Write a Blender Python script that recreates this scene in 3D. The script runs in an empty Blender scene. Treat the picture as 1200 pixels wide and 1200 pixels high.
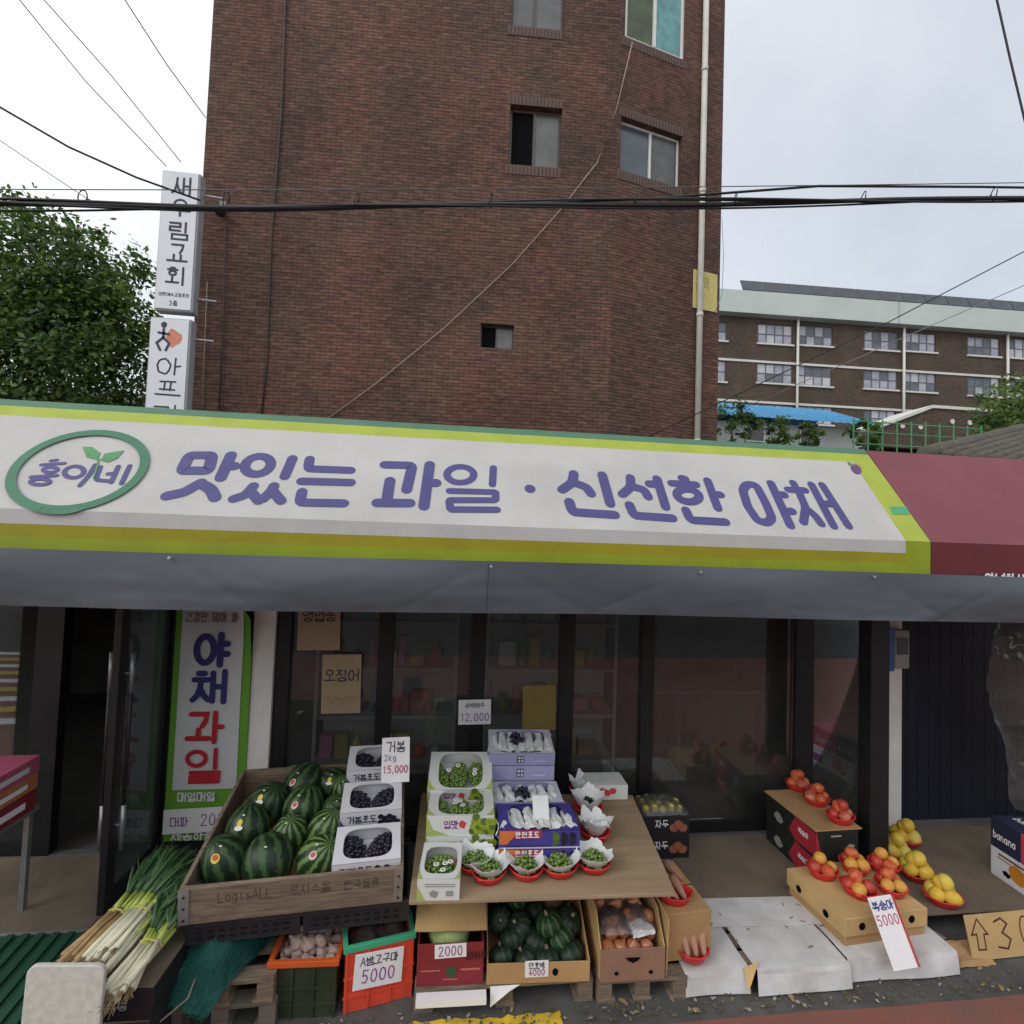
import bpy, bmesh, math, random
from mathutils import Vector, Matrix, noise
R = math.radians
random.seed(7)
sc = bpy.context.scene
COL = sc.collection
# ------------------------------------------------------------------ camera
EYE, FPX = Vector((0, 0, 2.5)), 600.0
def cam_basis(yaw, pitch, roll):
    a, p, r = R(yaw), R(pitch), R(roll)
    f = Vector((math.sin(a)*math.cos(p), math.cos(a)*math.cos(p), math.sin(p)))
    rt = Vector((math.cos(a), -math.sin(a), 0)); up = rt.cross(f)
    return f, rt*math.cos(r)+up*math.sin(r), -rt*math.sin(r)+up*math.cos(r)
CF, CR, CU = cam_basis(6.6, 2.3, 2.0)
cam = bpy.data.cameras.new('camera'); co = bpy.data.objects.new('camera', cam); COL.objects.link(co)
cam.sensor_width = 36; cam.lens = 18; cam.clip_end = 1000; cam.clip_start = .05
co.matrix_world = Matrix(((CR.x, CU.x, -CF.x, EYE.x), (CR.y, CU.y, -CF.y, EYE.y), (CR.z, CU.z, -CF.z, EYE.z), (0, 0, 0, 1)))
sc.camera = co
# ------------------------------------------------------------------ sky, sun, exposure
SUN_DIR = Vector((-.72, -.42, .60)).normalized()
SUN_EL = math.asin(SUN_DIR.z); SUN_AZ = math.atan2(SUN_DIR.x, SUN_DIR.y)
w = bpy.data.worlds.new('World'); sc.world = w; w.use_nodes = True
nt = w.node_tree; nt.nodes.clear()
def N(nt, t, **k):
    n = nt.nodes.new(t)
    for a, b in k.items():
        if a.startswith('i_'): n.inputs[a[2:].replace('_', ' ')].default_value = b
        else: setattr(n, a, b)
    return n
L = nt.links.new
sky = N(nt, 'ShaderNodeTexSky', sky_type='NISHITA', sun_disc=False, sun_elevation=SUN_EL, sun_rotation=SUN_AZ)
tc = N(nt, 'ShaderNodeTexCoord')
nz = N(nt, 'ShaderNodeTexNoise', i_Scale=2.2, i_Detail=5.0, i_Roughness=.55); L(tc.outputs['Generated'], nz.inputs['Vector'])
dt = N(nt, 'ShaderNodeVectorMath', operation='DOT_PRODUCT'); L(tc.outputs['Generated'], dt.inputs[0]); dt.inputs[1].default_value = SUN_DIR
mr = N(nt, 'ShaderNodeMapRange'); mr.inputs[1].default_value = .05; mr.inputs[2].default_value = .58; mr.inputs[3].default_value = 0; mr.inputs[4].default_value = 1
L(dt.outputs['Value'], mr.inputs[0])
cr = N(nt, 'ShaderNodeValToRGB'); L(nz.outputs['Fac'], cr.inputs[0])
cr.color_ramp.elements[0].position = .3; cr.color_ramp.elements[0].color = (4.9, 5.3, 5.9, 1)
cr.color_ramp.elements[1].position = .72; cr.color_ramp.elements[1].color = (6.6, 6.9, 7.4, 1)
mg = N(nt, 'ShaderNodeMix', data_type='RGBA', blend_type='MIX'); L(mr.outputs[0], mg.inputs[0]); L(cr.outputs[0], mg.inputs[6]); mg.inputs[7].default_value = (12.5, 12.5, 12.5, 1)
ms = N(nt, 'ShaderNodeMix', data_type='RGBA', blend_type='MIX'); ms.inputs[0].default_value = .88
L(sky.outputs[0], ms.inputs[6]); L(mg.outputs[2], ms.inputs[7])
bg = N(nt, 'ShaderNodeBackground', i_Strength=.1); L(ms.outputs[2], bg.inputs[0])
wo = N(nt, 'ShaderNodeOutputWorld'); L(bg.outputs[0], wo.inputs[0])
sl = bpy.data.lights.new('sun', 'SUN'); sl.energy = .6; sl.angle = R(30); sl.color = (1, .96, .9)
so = bpy.data.objects.new('sun', sl); COL.objects.link(so); so.rotation_euler = (-SUN_DIR).to_track_quat('-Z', 'Y').to_euler(); so.location = (-20, 15, 30)
sc.view_settings.view_transform = 'Standard'; sc.view_settings.look = 'None'; sc.view_settings.gamma = 1
sc.view_settings.use_curve_mapping = False; sc.view_settings.exposure = 0.42
sc.render.engine = 'CYCLES'; sc.cycles.max_bounces = 8; sc.cycles.transparent_max_bounces = 12
# ------------------------------------------------------------------ pixel helper (photo is 1200 x 1200)
def at(x, y, Y=None, Z=None, X=None):
    d = CF+CR*((x-600)/FPX)-CU*((y-600)/FPX)
    t = Y/d.y if Y is not None else ((Z-EYE.z)/d.z if Z is not None else X/d.x)
    return EYE+d*t
def at_plane(x, y, p, n):
    d = CF+CR*((x-600)/FPX)-CU*((y-600)/FPX)
    return EYE+d*((p-EYE).dot(n)/d.dot(n))
# ------------------------------------------------------------------ materials
MC = {}
def mat(name, col, rough=.65, var=.12, scale=6., bump=0., bscale=60., spec=.4, metal=0., col2=None, detail=5., alpha=None, trans=0., coat=0., stretch=None):
    if name in MC: return MC[name]
    m = bpy.data.materials.new(name); m.use_nodes = True; t = m.node_tree; p = t.nodes['Principled BSDF']; K = t.links.new
    p.inputs['Roughness'].default_value = rough; p.inputs['Metallic'].default_value = metal
    p.inputs['Specular IOR Level'].default_value = spec; p.inputs['Coat Weight'].default_value = coat
    c = N(t, 'ShaderNodeTexCoord'); src = c.outputs['Object']
    if stretch:
        mp = N(t, 'ShaderNodeMapping'); mp.inputs['Scale'].default_value = stretch; K(src, mp.inputs[0]); src = mp.outputs[0]
    n = N(t, 'ShaderNodeTexNoise', i_Scale=scale, i_Detail=detail, i_Roughness=.6); K(src, n.inputs['Vector'])
    r = N(t, 'ShaderNodeValToRGB'); K(n.outputs['Fac'], r.inputs[0])
    a = tuple(max(0, x*(1-var)) for x in col); b = tuple(x*(1+var) for x in (col2 or col))
    if col2: a = tuple(col); b = tuple(col2)
    r.color_ramp.elements[0].position = .32; r.color_ramp.elements[0].color = (*a, 1)
    r.color_ramp.elements[1].position = .68; r.color_ramp.elements[1].color = (*b, 1)
    K(r.outputs[0], p.inputs['Base Color'])
    if bump:
        n2 = N(t, 'ShaderNodeTexNoise', i_Scale=bscale, i_Detail=4.); K(src, n2.inputs['Vector'])
        bp = N(t, 'ShaderNodeBump', i_Strength=bump, i_Distance=.01); K(n2.outputs['Fac'], bp.inputs['Height']); K(bp.outputs[0], p.inputs['Normal'])
    if alpha is not None: p.inputs['Alpha'].default_value = alpha
    if trans: p.inputs['Transmission Weight'].default_value = trans
    MC[name] = m; return m
def glass(name, tint=(.9, .95, .93), rough=.02, base=.0):
    if name in MC: return MC[name]
    m = bpy.data.materials.new(name); m.use_nodes = True; t = m.node_tree; t.nodes.clear(); K = t.links.new
    tr = N(t, 'ShaderNodeBsdfTransparent'); tr.inputs[0].default_value = (*tint, 1)
    gl = N(t, 'ShaderNodeBsdfGlossy', i_Roughness=rough); gl.inputs[0].default_value = (.95, .97, 1, 1)
    fr = N(t, 'ShaderNodeFresnel', i_IOR=1.5)
    c = N(t, 'ShaderNodeTexCoord'); n = N(t, 'ShaderNodeTexNoise', i_Scale=3., i_Detail=6.); K(c.outputs['Object'], n.inputs['Vector'])
    mx = N(t, 'ShaderNodeMixShader'); K(fr.outputs[0], mx.inputs[0]); K(tr.outputs[0], mx.inputs[1]); K(gl.outputs[0], mx.inputs[2])
    # thin dust film; its diffuse grey also paints a haze that lightens dark glass
    df = N(t, 'ShaderNodeBsdfDiffuse'); df.inputs[0].default_value = (.35, .36, .35, 1)
    mm = N(t, 'ShaderNodeMath', operation='MULTIPLY'); K(n.outputs['Fac'], mm.inputs[0]); mm.inputs[1].default_value = base
    m2 = N(t, 'ShaderNodeMixShader'); K(mm.outputs[0], m2.inputs[0]); K(mx.outputs[0], m2.inputs[1]); K(df.outputs[0], m2.inputs[2])
    o = N(t, 'ShaderNodeOutputMaterial'); K(m2.outputs[0], o.inputs[0]); MC[name] = m; return m
def brick_mat(name, c1, c2, mortar, bw=.2, bh=.067, ms_=.010, bump=.6, stain=.5):
    if name in MC: return MC[name]
    m = bpy.data.materials.new(name); m.use_nodes = True; t = m.node_tree; p = t.nodes['Principled BSDF']; K = t.links.new
    c = N(t, 'ShaderNodeTexCoord'); s = N(t, 'ShaderNodeSeparateXYZ'); K(c.outputs['Object'], s.inputs[0])
    cb = N(t, 'ShaderNodeCombineXYZ'); K(s.outputs[0], cb.inputs[0]); K(s.outputs[2], cb.inputs[1])
    wob = N(t, 'ShaderNodeTexNoise', i_Scale=1.3, i_Detail=2.); K(c.outputs['Object'], wob.inputs['Vector'])
    b = N(t, 'ShaderNodeTexBrick', i_Scale=1.); b.inputs['Brick Width'].default_value = bw; b.inputs['Row Height'].default_value = bh
    b.inputs['Mortar Size'].default_value = ms_/2; b.inputs['Mortar Smooth'].default_value = .2; b.inputs['Bias'].default_value = -.1
    b.inputs['Color1'].default_value = (*c1, 1); b.inputs['Color2'].default_value = (*c2, 1); b.inputs['Mortar'].default_value = (*mortar, 1)
    K(cb.outputs[0], b.inputs['Vector'])
    n = N(t, 'ShaderNodeTexNoise', i_Scale=.45, i_Detail=7., i_Roughness=.65); K(c.outputs['Object'], n.inputs['Vector'])
    r = N(t, 'ShaderNodeValToRGB'); K(n.outputs['Fac'], r.inputs[0])
    r.color_ramp.elements[0].position = .3; r.color_ramp.elements[0].color = (1-stain*.85, 1-stain*.78, 1-stain*.74, 1)
    r.color_ramp.elements[1].position = .65; r.color_ramp.elements[1].color = (1.1, 1.06, 1.02, 1)
    mx = N(t, 'ShaderNodeMix', data_type='RGBA', blend_type='MULTIPLY'); mx.inputs[0].default_value = 1
    K(b.outputs['Color'], mx.inputs[6]); K(r.outputs[0], mx.inputs[7])
    n3 = N(t, 'ShaderNodeTexNoise', i_Scale=9., i_Detail=3.); mp = N(t, 'ShaderNodeMapping'); mp.inputs['Scale'].default_value = (.6, 1, 1.6)
    K(c.outputs['Object'], mp.inputs[0]); K(mp.outputs[0], n3.inputs['Vector'])
    r3 = N(t, 'ShaderNodeValToRGB'); K(n3.outputs['Fac'], r3.inputs[0]); r3.color_ramp.elements[0].position = .3; r3.color_ramp.elements[0].color = (.52, .53, .54, 1)
    r3.color_ramp.elements[1].position = .7; r3.color_ramp.elements[1].color = (1.38, 1.32, 1.28, 1)
    mx2 = N(t, 'ShaderNodeMix', data_type='RGBA', blend_type='MULTIPLY'); mx2.inputs[0].default_value = .8
    K(mx.outputs[2], mx2.inputs[6]); K(r3.outputs[0], mx2.inputs[7])
    n4 = N(t, 'ShaderNodeTexNoise', i_Scale=.9, i_Detail=4.); mp4 = N(t, 'ShaderNodeMapping'); mp4.inputs['Scale'].default_value = (1, 1, .55); mp4.inputs['Location'].default_value = (3, 1, 7)
    K(c.outputs['Object'], mp4.inputs[0]); K(mp4.outputs[0], n4.inputs['Vector']); r4 = N(t, 'ShaderNodeValToRGB'); K(n4.outputs['Fac'], r4.inputs[0])
    r4.color_ramp.elements[0].position = .35; r4.color_ramp.elements[0].color = (1.10, .98, .94, 1); r4.color_ramp.elements[1].position = .62; r4.color_ramp.elements[1].color = (.93, 1.0, .97, 1)
    mx4 = N(t, 'ShaderNodeMix', data_type='RGBA', blend_type='MULTIPLY'); mx4.inputs[0].default_value = 1; K(mx2.outputs[2], mx4.inputs[6]); K(r4.outputs[0], mx4.inputs[7]); K(mx4.outputs[2], p.inputs['Base Color'])
    p.inputs['Roughness'].default_value = .85; p.inputs['Specular IOR Level'].default_value = .2
    inv = N(t, 'ShaderNodeMath', operation='SUBTRACT'); inv.inputs[0].default_value = 1; K(b.outputs['Fac'], inv.inputs[1])
    bp = N(t, 'ShaderNodeBump', i_Strength=bump, i_Distance=.02); K(inv.outputs[0], bp.inputs['Height']); K(bp.outputs[0], p.inputs['Normal'])
    MC[name] = m; return m
def melon_mat(name, dark, light, n=11, wob=2.6, thr=.55, soft=.12, rough=.42):
    if name in MC: return MC[name]
    m = bpy.data.materials.new(name); m.use_nodes = True; t = m.node_tree; p = t.nodes['Principled BSDF']; K = t.links.new
    c = N(t, 'ShaderNodeTexCoord'); s = N(t, 'ShaderNodeSeparateXYZ'); K(c.outputs['Object'], s.inputs[0])
    an = N(t, 'ShaderNodeMath', operation='ARCTAN2'); K(s.outputs[1], an.inputs[0]); K(s.outputs[0], an.inputs[1])
    mu = N(t, 'ShaderNodeMath', operation='MULTIPLY'); mu.inputs[1].default_value = n; K(an.outputs[0], mu.inputs[0])
    nz = N(t, 'ShaderNodeTexNoise', i_Scale=3.6, i_Detail=4., i_Roughness=.7); K(c.outputs['Object'], nz.inputs['Vector'])
    m2 = N(t, 'ShaderNodeMath', operation='MULTIPLY_ADD'); m2.inputs[1].default_value = wob; K(nz.outputs['Fac'], m2.inputs[0]); K(mu.outputs[0], m2.inputs[2])
    sn = N(t, 'ShaderNodeMath', operation='SINE'); K(m2.outputs[0], sn.inputs[0])
    mrr = N(t, 'ShaderNodeMapRange'); mrr.inputs[1].default_value = -1; K(sn.outputs[0], mrr.inputs[0])
    r = N(t, 'ShaderNodeValToRGB'); K(mrr.outputs[0], r.inputs[0])
    r.color_ramp.elements[0].position = thr-soft; r.color_ramp.elements[0].color = (*dark, 1)
    r.color_ramp.elements[1].position = thr+soft; r.color_ramp.elements[1].color = (*light, 1)
    K(r.outputs[0], p.inputs['Base Color']); p.inputs['Roughness'].default_value = rough; p.inputs['Specular IOR Level'].default_value = .35
    MC[name] = m; return m
# ------------------------------------------------------------------ mesh builder
class MB:
    def __init__(s): s.v = []; s.f = []; s.m = []; s.T = None; s.mi = 0
    def pt(s, p):
        p = Vector(p); s.v.append(s.T @ p if s.T else p); return len(s.v)-1
    def face(s, idx): s.f.append(tuple(idx)); s.m.append(s.mi)
    def poly(s, pts): s.face([s.pt(p) for p in pts])
    def box(s, x0, y0, z0, x1, y1, z1):
        b = [s.pt(p) for p in ((x0, y0, z0), (x1, y0, z0), (x1, y1, z0), (x0, y1, z0), (x0, y0, z1), (x1, y0, z1), (x1, y1, z1), (x0, y1, z1))]
        for q in ((0, 3, 2, 1), (4, 5, 6, 7), (0, 1, 5, 4), (1, 2, 6, 5), (2, 3, 7, 6), (3, 0, 4, 7)): s.face([b[i] for i in q])
        return s
    def prism(s, pts, y0, y1):                      # outline in x,z extruded along y
        a = [s.pt((x, y0, z)) for x, z in pts]; b = [s.pt((x, y1, z)) for x, z in pts]; n = len(pts)
        s.face(a); s.face(b[::-1])
        for i in range(n): s.face((a[i], b[i], b[(i+1) % n], a[(i+1) % n]))
        return s
    def tube(s, pts, r, n=8, caps=True):
        pts = [Vector(p) for p in pts]; rs = r if isinstance(r, (list, tuple)) else [r]*len(pts); rings = []
        for i, p in enumerate(pts):
            d = (pts[min(i+1, len(pts)-1)]-pts[max(i-1, 0)])
            d = d.normalized() if d.length > 1e-9 else Vector((0, 0, 1))
            u = d.cross(Vector((0, 0, 1)) if abs(d.z) < .9 else Vector((1, 0, 0))).normalized(); v = d.cross(u)
            rings.append([s.pt(p+u*(rs[i]*math.cos(2*math.pi*k/n))+v*(rs[i]*math.sin(2*math.pi*k/n))) for k in range(n)])
        for a, b in zip(rings, rings[1:]):
            for k in range(n): s.face((a[k], a[(k+1) % n], b[(k+1) % n], b[k]))
        if caps: s.face(rings[0][::-1]); s.face(rings[-1])
        return s
    def lathe(s, prof, n=20, sx=1, sy=1, c=(0, 0, 0), fn=None):
        rings = []
        for r, z in prof:
            if r < 1e-6: rings.append([s.pt((c[0], c[1], c[2]+z))]); continue
            rings.append([])
            for k in range(n):
                a = 2*math.pi*k/n; q = r*(fn(a, z) if fn else 1)
                rings[-1].append(s.pt((c[0]+q*sx*math.cos(a), c[1]+q*sy*math.sin(a), c[2]+z)))
        for a, b in zip(rings, rings[1:]):
            for k in range(n):
                i, j = (k, (k+1) % n)
                if len(a) == 1 and len(b) == 1: continue
                if len(a) == 1: s.face((a[0], b[j], b[i]))
                elif len(b) == 1: s.face((a[i], a[j], b[0]))
                else: s.face((a[i], a[j], b[j], b[i]))
        return s
    def ball(s, c, rx, ry=None, rz=None, n=12, m=8):
        ry = ry or rx; rz = rz or rx
        prof = [(math.sin(math.pi*i/m), -math.cos(math.pi*i/m)*rz) for i in range(m+1)]
        prof[0] = (0, -rz); prof[-1] = (0, rz)
        return s.lathe([(r, z) for r, z in prof], n, rx, ry, c)
    def grid(s, fn, nu, nv):
        b = [[s.pt(fn(i/nu, j/nv)) for i in range(nu+1)] for j in range(nv+1)]
        for j in range(nv):
            for i in range(nu): s.face((b[j][i], b[j][i+1], b[j+1][i+1], b[j+1][i]))
        return s
    def open_box(s, wd, dp, h, t=.006):
        s.box(0, 0, 0, wd, dp, t)
        s.box(0, 0, t, wd, t, h); s.box(0, dp-t, t, wd, dp, h); s.box(0, t, t, t, dp-t, h); s.box(wd-t, t, t, wd, dp-t, h); return s
    def ribbon(s, pts, wd, closed=False, mapf=None, off=0.):
        P = [Vector((p[0], p[1])) for p in pts]
        if closed: P = P[:-1] if (P[0]-P[-1]).length < 1e-6 else P
        n = len(P); Lf, Rt = [], []
        for i in range(n):
            a = P[i-1] if (closed or i > 0) else P[i]; b = P[(i+1) % n] if (closed or i < n-1) else P[i]
            d1 = (P[i]-a); d2 = (b-P[i])
            if d1.length < 1e-9: d1 = d2
            if d2.length < 1e-9: d2 = d1
            d1 = d1.normalized(); d2 = d2.normalized(); t = d1+d2
            t = t.normalized() if t.length > .2 else d1
            nn = Vector((-t.y, t.x)); k = wd/2/max(.45, nn.dot(Vector((-d1.y, d1.x))))
            Lf.append(P[i]+nn*k); Rt.append(P[i]-nn*k)
        g = lambda q: s.pt(mapf(q.x, q.y, off))
        l = [g(q) for q in Lf]; r = [g(q) for q in Rt]
        for i in range(n if closed else n-1): j = (i+1) % n; s.face((r[i], r[j], l[j], l[i]))
        if not closed:
            for e, q, d in ((0, P[0], (P[0]-P[1])), (1, P[-1], (P[-1]-P[-2]))):
                d = d.normalized(); a0 = math.atan2(d.y, d.x)
                arc = [g(q+Vector((math.cos(a0+x), math.sin(a0+x)))*(wd/2)) for x in [(-90+180*k/6)*math.pi/180 for k in range(1, 6)]]
                if e == 0: s.face([l[0]]+arc+[r[0]])
                else: s.face([r[-1]]+arc+[l[-1]])
        return s
    def mesh(s, name, mats, smooth=False):
        me = bpy.data.meshes.new(name); me.from_pydata([tuple(p) for p in s.v], [], s.f)
        for m_ in (mats if isinstance(mats, (list, tuple)) else [mats]): me.materials.append(m_)
        if any(s.m): me.polygons.foreach_set('material_index', s.m)
        if smooth: me.polygons.foreach_set('use_smooth', [True]*len(s.f))
        me.update(); return me
    def build(s, name, mats, parent=None, smooth=False, bevel=0, loc=None, rot=None, seg=2):
        return ob(name, s.mesh(name, mats, smooth), parent, bevel, loc, rot, seg)
def ob(name, me, parent=None, bevel=0, loc=None, rot=None, seg=2):
    o = bpy.data.objects.new(name, me); COL.objects.link(o)
    if parent: o.parent = parent
    if loc is not None: o.location = loc
    if rot is not None: o.rotation_euler = rot
    if bevel:
        b = o.modifiers.new('bevel', 'BEVEL'); b.width = bevel; b.segments = seg; b.limit_method = 'ANGLE'; b.angle_limit = R(40)
    return o
def tag(o, label, cat, group=None, kind=None):
    o['label'] = label; o['category'] = cat
    if group: o['group'] = group
    if kind: o['kind'] = kind
    return o
def struct(o): o['kind'] = 'structure'; return o
def thing(name, label, cat, loc=(0, 0, 0), rot=(0, 0, 0), group=None):
    o = bpy.data.objects.new(name, None); COL.objects.link(o); o.location = loc; o.rotation_euler = rot; o.empty_display_size = .1
    return tag(o, label, cat, group)
def copy_tree(o, parent=None):
    c = o.copy(); COL.objects.link(c); c.parent = parent
    for ch in [x for x in o.children]: copy_tree(ch, c)
    return c
def front(p1, p2, Z):
    a, b = at(*p1, Z=Z), at(*p2, Z=Z); d = b-a
    return a, d.length, math.atan2(d.y, d.x)
# ------------------------------------------------------------------ stroke lettering
def ell(cx=.5, cy=.5, rx=.5, ry=.5, n=22): return ('c', [(cx+rx*math.cos(2*math.pi*k/n), cy+ry*math.sin(2*math.pi*k/n)) for k in range(n)])
def sq(y0=0, y1=1): return ('c', [(0, y0), (1, y0), (1, y1), (0, y1)])
S_ = [[(.5, 1), (.46, .62), (.3, .25), (0, 0)], [(.47, .62), (.7, .25), (1, 0)]]
J_ = [[(.05, 1), (.95, 1)], [(.5, 1), (.42, .55), (.25, .2), (0, 0)], [(.46, .55), (.7, .2), (1, 0)]]
CONS = {'ㄱ': [[(0, 1), (.95, 1), (.9, .5), (.7, 0)]], 'ㄴ': [[(0, 1), (0, 0), (1, 0)]], 'ㄷ': [[(1, 1), (0, 1), (0, 0), (1, 0)]],
 'ㄹ': [[(0, 1), (1, 1), (1, .5), (0, .5), (0, 0), (1, 0)]], 'ㅁ': [sq()], 'ㅂ': [[(0, 1), (0, 0), (1, 0), (1, 1)], [(0, .5), (1, .5)]],
 'ㅅ': S_, 'ㅇ': [ell()], 'ㅈ': J_, 'ㅊ': [[(.3, 1), (.7, 1)]]+[[(x, y*.76) for x, y in p] for p in J_],
 'ㅋ': [[(0, 1), (1, 1), (.9, .4), (.6, 0)], [(.1, .5), (.9, .55)]], 'ㅌ': [[(1, 1), (0, 1), (0, 0), (1, 0)], [(0, .5), (.9, .5)]],
 'ㅍ': [[(0, 1), (1, 1)], [(.3, 1), (.3, 0)], [(.7, 1), (.7, 0)], [(0, 0), (1, 0)]],
 'ㅎ': [[(.3, 1), (.7, 1)], [(0, .76), (1, .76)], ell(.5, .28, .36, .29)],
 'ㅆ': [[(x*.55, y) for x, y in p] for p in S_]+[[(.48+x*.52, y) for x, y in p] for p in S_],
 'ㄲ': [[(0, 1), (.4, 1), (.3, 0)], [(.55, 1), (1, 1), (.9, 0)]], 'ㄸ': [[(.45, 1), (0, 1), (0, 0), (.45, 0)], [(1, 1), (.58, 1), (.58, 0), (1, 0)]]}
VV = {'ㅏ': [[(.25, 1), (.25, 0)], [(.25, .52), (.95, .52)]], 'ㅑ': [[(.25, 1), (.25, 0)], [(.25, .7), (.9, .7)], [(.25, .36), (.9, .36)]],
 'ㅓ': [[(.8, 1), (.8, 0)], [(.8, .55), (.1, .55)]], 'ㅕ': [[(.8, 1), (.8, 0)], [(.8, .7), (.1, .7)], [(.8, .38), (.1, .38)]],
 'ㅣ': [[(.5, 1), (.5, 0)]], 'ㅐ': [[(.1, .95), (.1, .02)], [(.85, 1), (.85, 0)], [(.1, .5), (.85, .5)]],
 'ㅔ': [[(.45, .95), (.45, .05)], [(.95, 1), (.95, 0)], [(.45, .5), (-.1, .5)]], 'ㅖ': [[(.45, .95), (.45, .05)], [(.95, 1), (.95, 0)], [(.45, .6), (-.1, .6)], [(.45, .4), (-.1, .4)]], 'ㅒ': [[(.1, 1), (.1, 0)], [(.9, 1), (.9, 0)], [(.1, .6), (.9, .6)], [(.1, .4), (.9, .4)]]}
HV = {'ㅗ': [[(0, 0), (1, 0)], [(.5, 0), (.5, 1)]], 'ㅛ': [[(0, 0), (1, 0)], [(.32, 0), (.32, 1)], [(.68, 0), (.68, 1)]],
 'ㅜ': [[(0, .9), (1, .9)], [(.5, .9), (.5, 0)]], 'ㅠ': [[(0, .9), (1, .9)], [(.3, .9), (.3, 0)], [(.7, .9), (.7, 0)]], 'ㅡ': [[(0, .5), (1, .5)]]}
INI = 'ㄱㄲㄴㄷㄸㄹㅁㅂㅃㅅㅆㅇㅈㅉㅊㅋㅌㅍㅎ'; VOW = 'ㅏㅐㅑㅒㅓㅔㅕㅖㅗㅘㅙㅚㅛㅜㅝㅞㅟㅠㅡㅢㅣ'
FIN = ['', 'ㄱ', 'ㄲ', 'ㄳ', 'ㄴ', 'ㄵ', 'ㄶ', 'ㄷ', 'ㄹ', 'ㄺ', 'ㄻ', 'ㄼ', 'ㄽ', 'ㄾ', 'ㄿ', 'ㅀ', 'ㅁ', 'ㅂ', 'ㅄ', 'ㅅ', 'ㅆ', 'ㅇ', 'ㅈ', 'ㅊ', 'ㅋ', 'ㅌ', 'ㅍ', 'ㅎ']
CMP = {'ㅘ': ('ㅗ', 'ㅏ'), 'ㅙ': ('ㅗ', 'ㅐ'), 'ㅚ': ('ㅗ', 'ㅣ'), 'ㅝ': ('ㅜ', 'ㅓ'), 'ㅟ': ('ㅜ', 'ㅣ'), 'ㅢ': ('ㅡ', 'ㅣ')}
LAT = {'0': [ell(.5, .5, .38, .5)], '1': [[(.35, .8), (.55, 1), (.55, 0)]], '2': [[(.1, .75), (.3, 1), (.7, .95), (.8, .7), (.1, 0), (.9, 0)]],
 '3': [[(.1, .9), (.5, 1), (.8, .8), (.45, .53), (.85, .3), (.6, 0), (.1, .08)]], '4': [[(.6, 0), (.6, 1), (.1, .35), (.95, .35)]],
 '5': [[(.85, 1), (.25, 1), (.2, .58), (.6, .6), (.85, .35), (.6, 0), (.1, .08)]], '9': [ell(.5, .7, .35, .3), [(.85, .7), (.7, 0)]],
 'A': [[(0, 0), (.5, 1), (1, 0)], [(.2, .38), (.8, .38)]], 'L': [[(.1, 1), (.1, 0), (.9, 0)]], 'o': [ell(.5, .32, .36, .32)], 'g': [ell(.5, .35, .34, .3), [(.84, .65), (.84, -.15), (.5, -.3), (.15, -.2)]],
 'i': [[(.5, .65), (.5, 0)], [(.5, .92), (.5, .94)]], 's': [[(.85, .6), (.4, .66), (.2, .48), (.8, .2), (.6, 0), (.1, .05)]], 'b': [[(.15, 1), (.15, 0)], ell(.5, .32, .35, .32)],
 'a': [ell(.45, .32, .35, .32), [(.82, .66), (.82, 0)]], 'n': [[(.15, .65), (.15, 0)], [(.15, .45), (.5, .66), (.82, .45), (.82, 0)]], '·': [ell(.5, .5, .06, .06)], ',': [[(.5, .08), (.4, -.15)]],
 '^': [[(.3, 0), (.3, .5), (.05, .5), (.5, 1), (.95, .5), (.7, .5), (.7, 0), (.3, 0)]], 'k': [[(.15, 1), (.15, 0)], [(.8, .65), (.15, .3), (.85, 0)]], '-': [[(.2, .5), (.8, .5)]]}
def glyph(ch):
    o = ord(ch)-0xAC00
    if not 0 <= o < 11172: return [(('c', p[1]) if isinstance(p, tuple) else p) for p in LAT.get(ch, [])]
    i, v, f = INI[o//588], VOW[(o % 588)//28], FIN[o % 28]; out = []
    def put(ss, x0, x1, y0, y1):
        for p in ss:
            if isinstance(p, tuple): out.append(('c', [(x0+(x1-x0)*a, y0+(y1-y0)*b) for a, b in p[1]]))
            else: out.append([(x0+(x1-x0)*a, y0+(y1-y0)*b) for a, b in p])
    c = CONS[i]
    if v in VV:
        yb = .5 if f else .06
        wv = .06 if v in 'ㅐㅔ' else 0
        put(c, .04, .56-wv, yb, .94); put(VV[v], .68-wv*2, 1.0, .42 if f else 0, 1)
    elif v in HV:
        y0, y1, y2 = (.68, .38, .56) if f else (.52, .06, .4)
        put(c, .2, .8, y0, 1); put(HV[v], .0, 1, y1, y2)
    else:
        h, q = CMP[v]; y0, y1, y2 = (.66, .42, .58) if f else (.54, .12, .42)
        put(c, .08, .55, y0, .96); put(HV[h], 0, .62, y1, y2); put(VV[q], .7, 1, .38 if f else 0, 1)
    if f: put(CONS[f], .16, .94, 0, .28)
    return out
def write(mb, text, u, v, h, wd, mapf, wfac=.92, gap=.16, vertical=False, jit=0., narrow=.62, off0=0.):
    """draws text as thick strokes; u,v = lower-left corner, h = letter height; mapf(u,v,lift)->3D"""
    k = 0; x, y = u, v
    for ch in text:
        hang = ord(ch) >= 0xAC00; gw = h*(wfac if hang else (narrow if ch not in '·,' else .3))
        if ch == ' ':
            if vertical: y -= h*.5
            else: x += h*.4
            continue
        for p in glyph(ch):
            cl = isinstance(p, tuple); P = p[1] if cl else p
            P = [(x+a*gw+random.uniform(-jit, jit)*h, y+b*h+random.uniform(-jit, jit)*h) for a, b in P]
            if len(P) == 2 and (Vector(P[0])-Vector(P[1])).length < 1e-6: continue
            mb.ribbon(P, wd, cl, mapf, off0+.00025*(k % 9)); k += 1
        if vertical: y -= h*(1+gap)
        else: x += gw+h*gap
    return x
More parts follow.
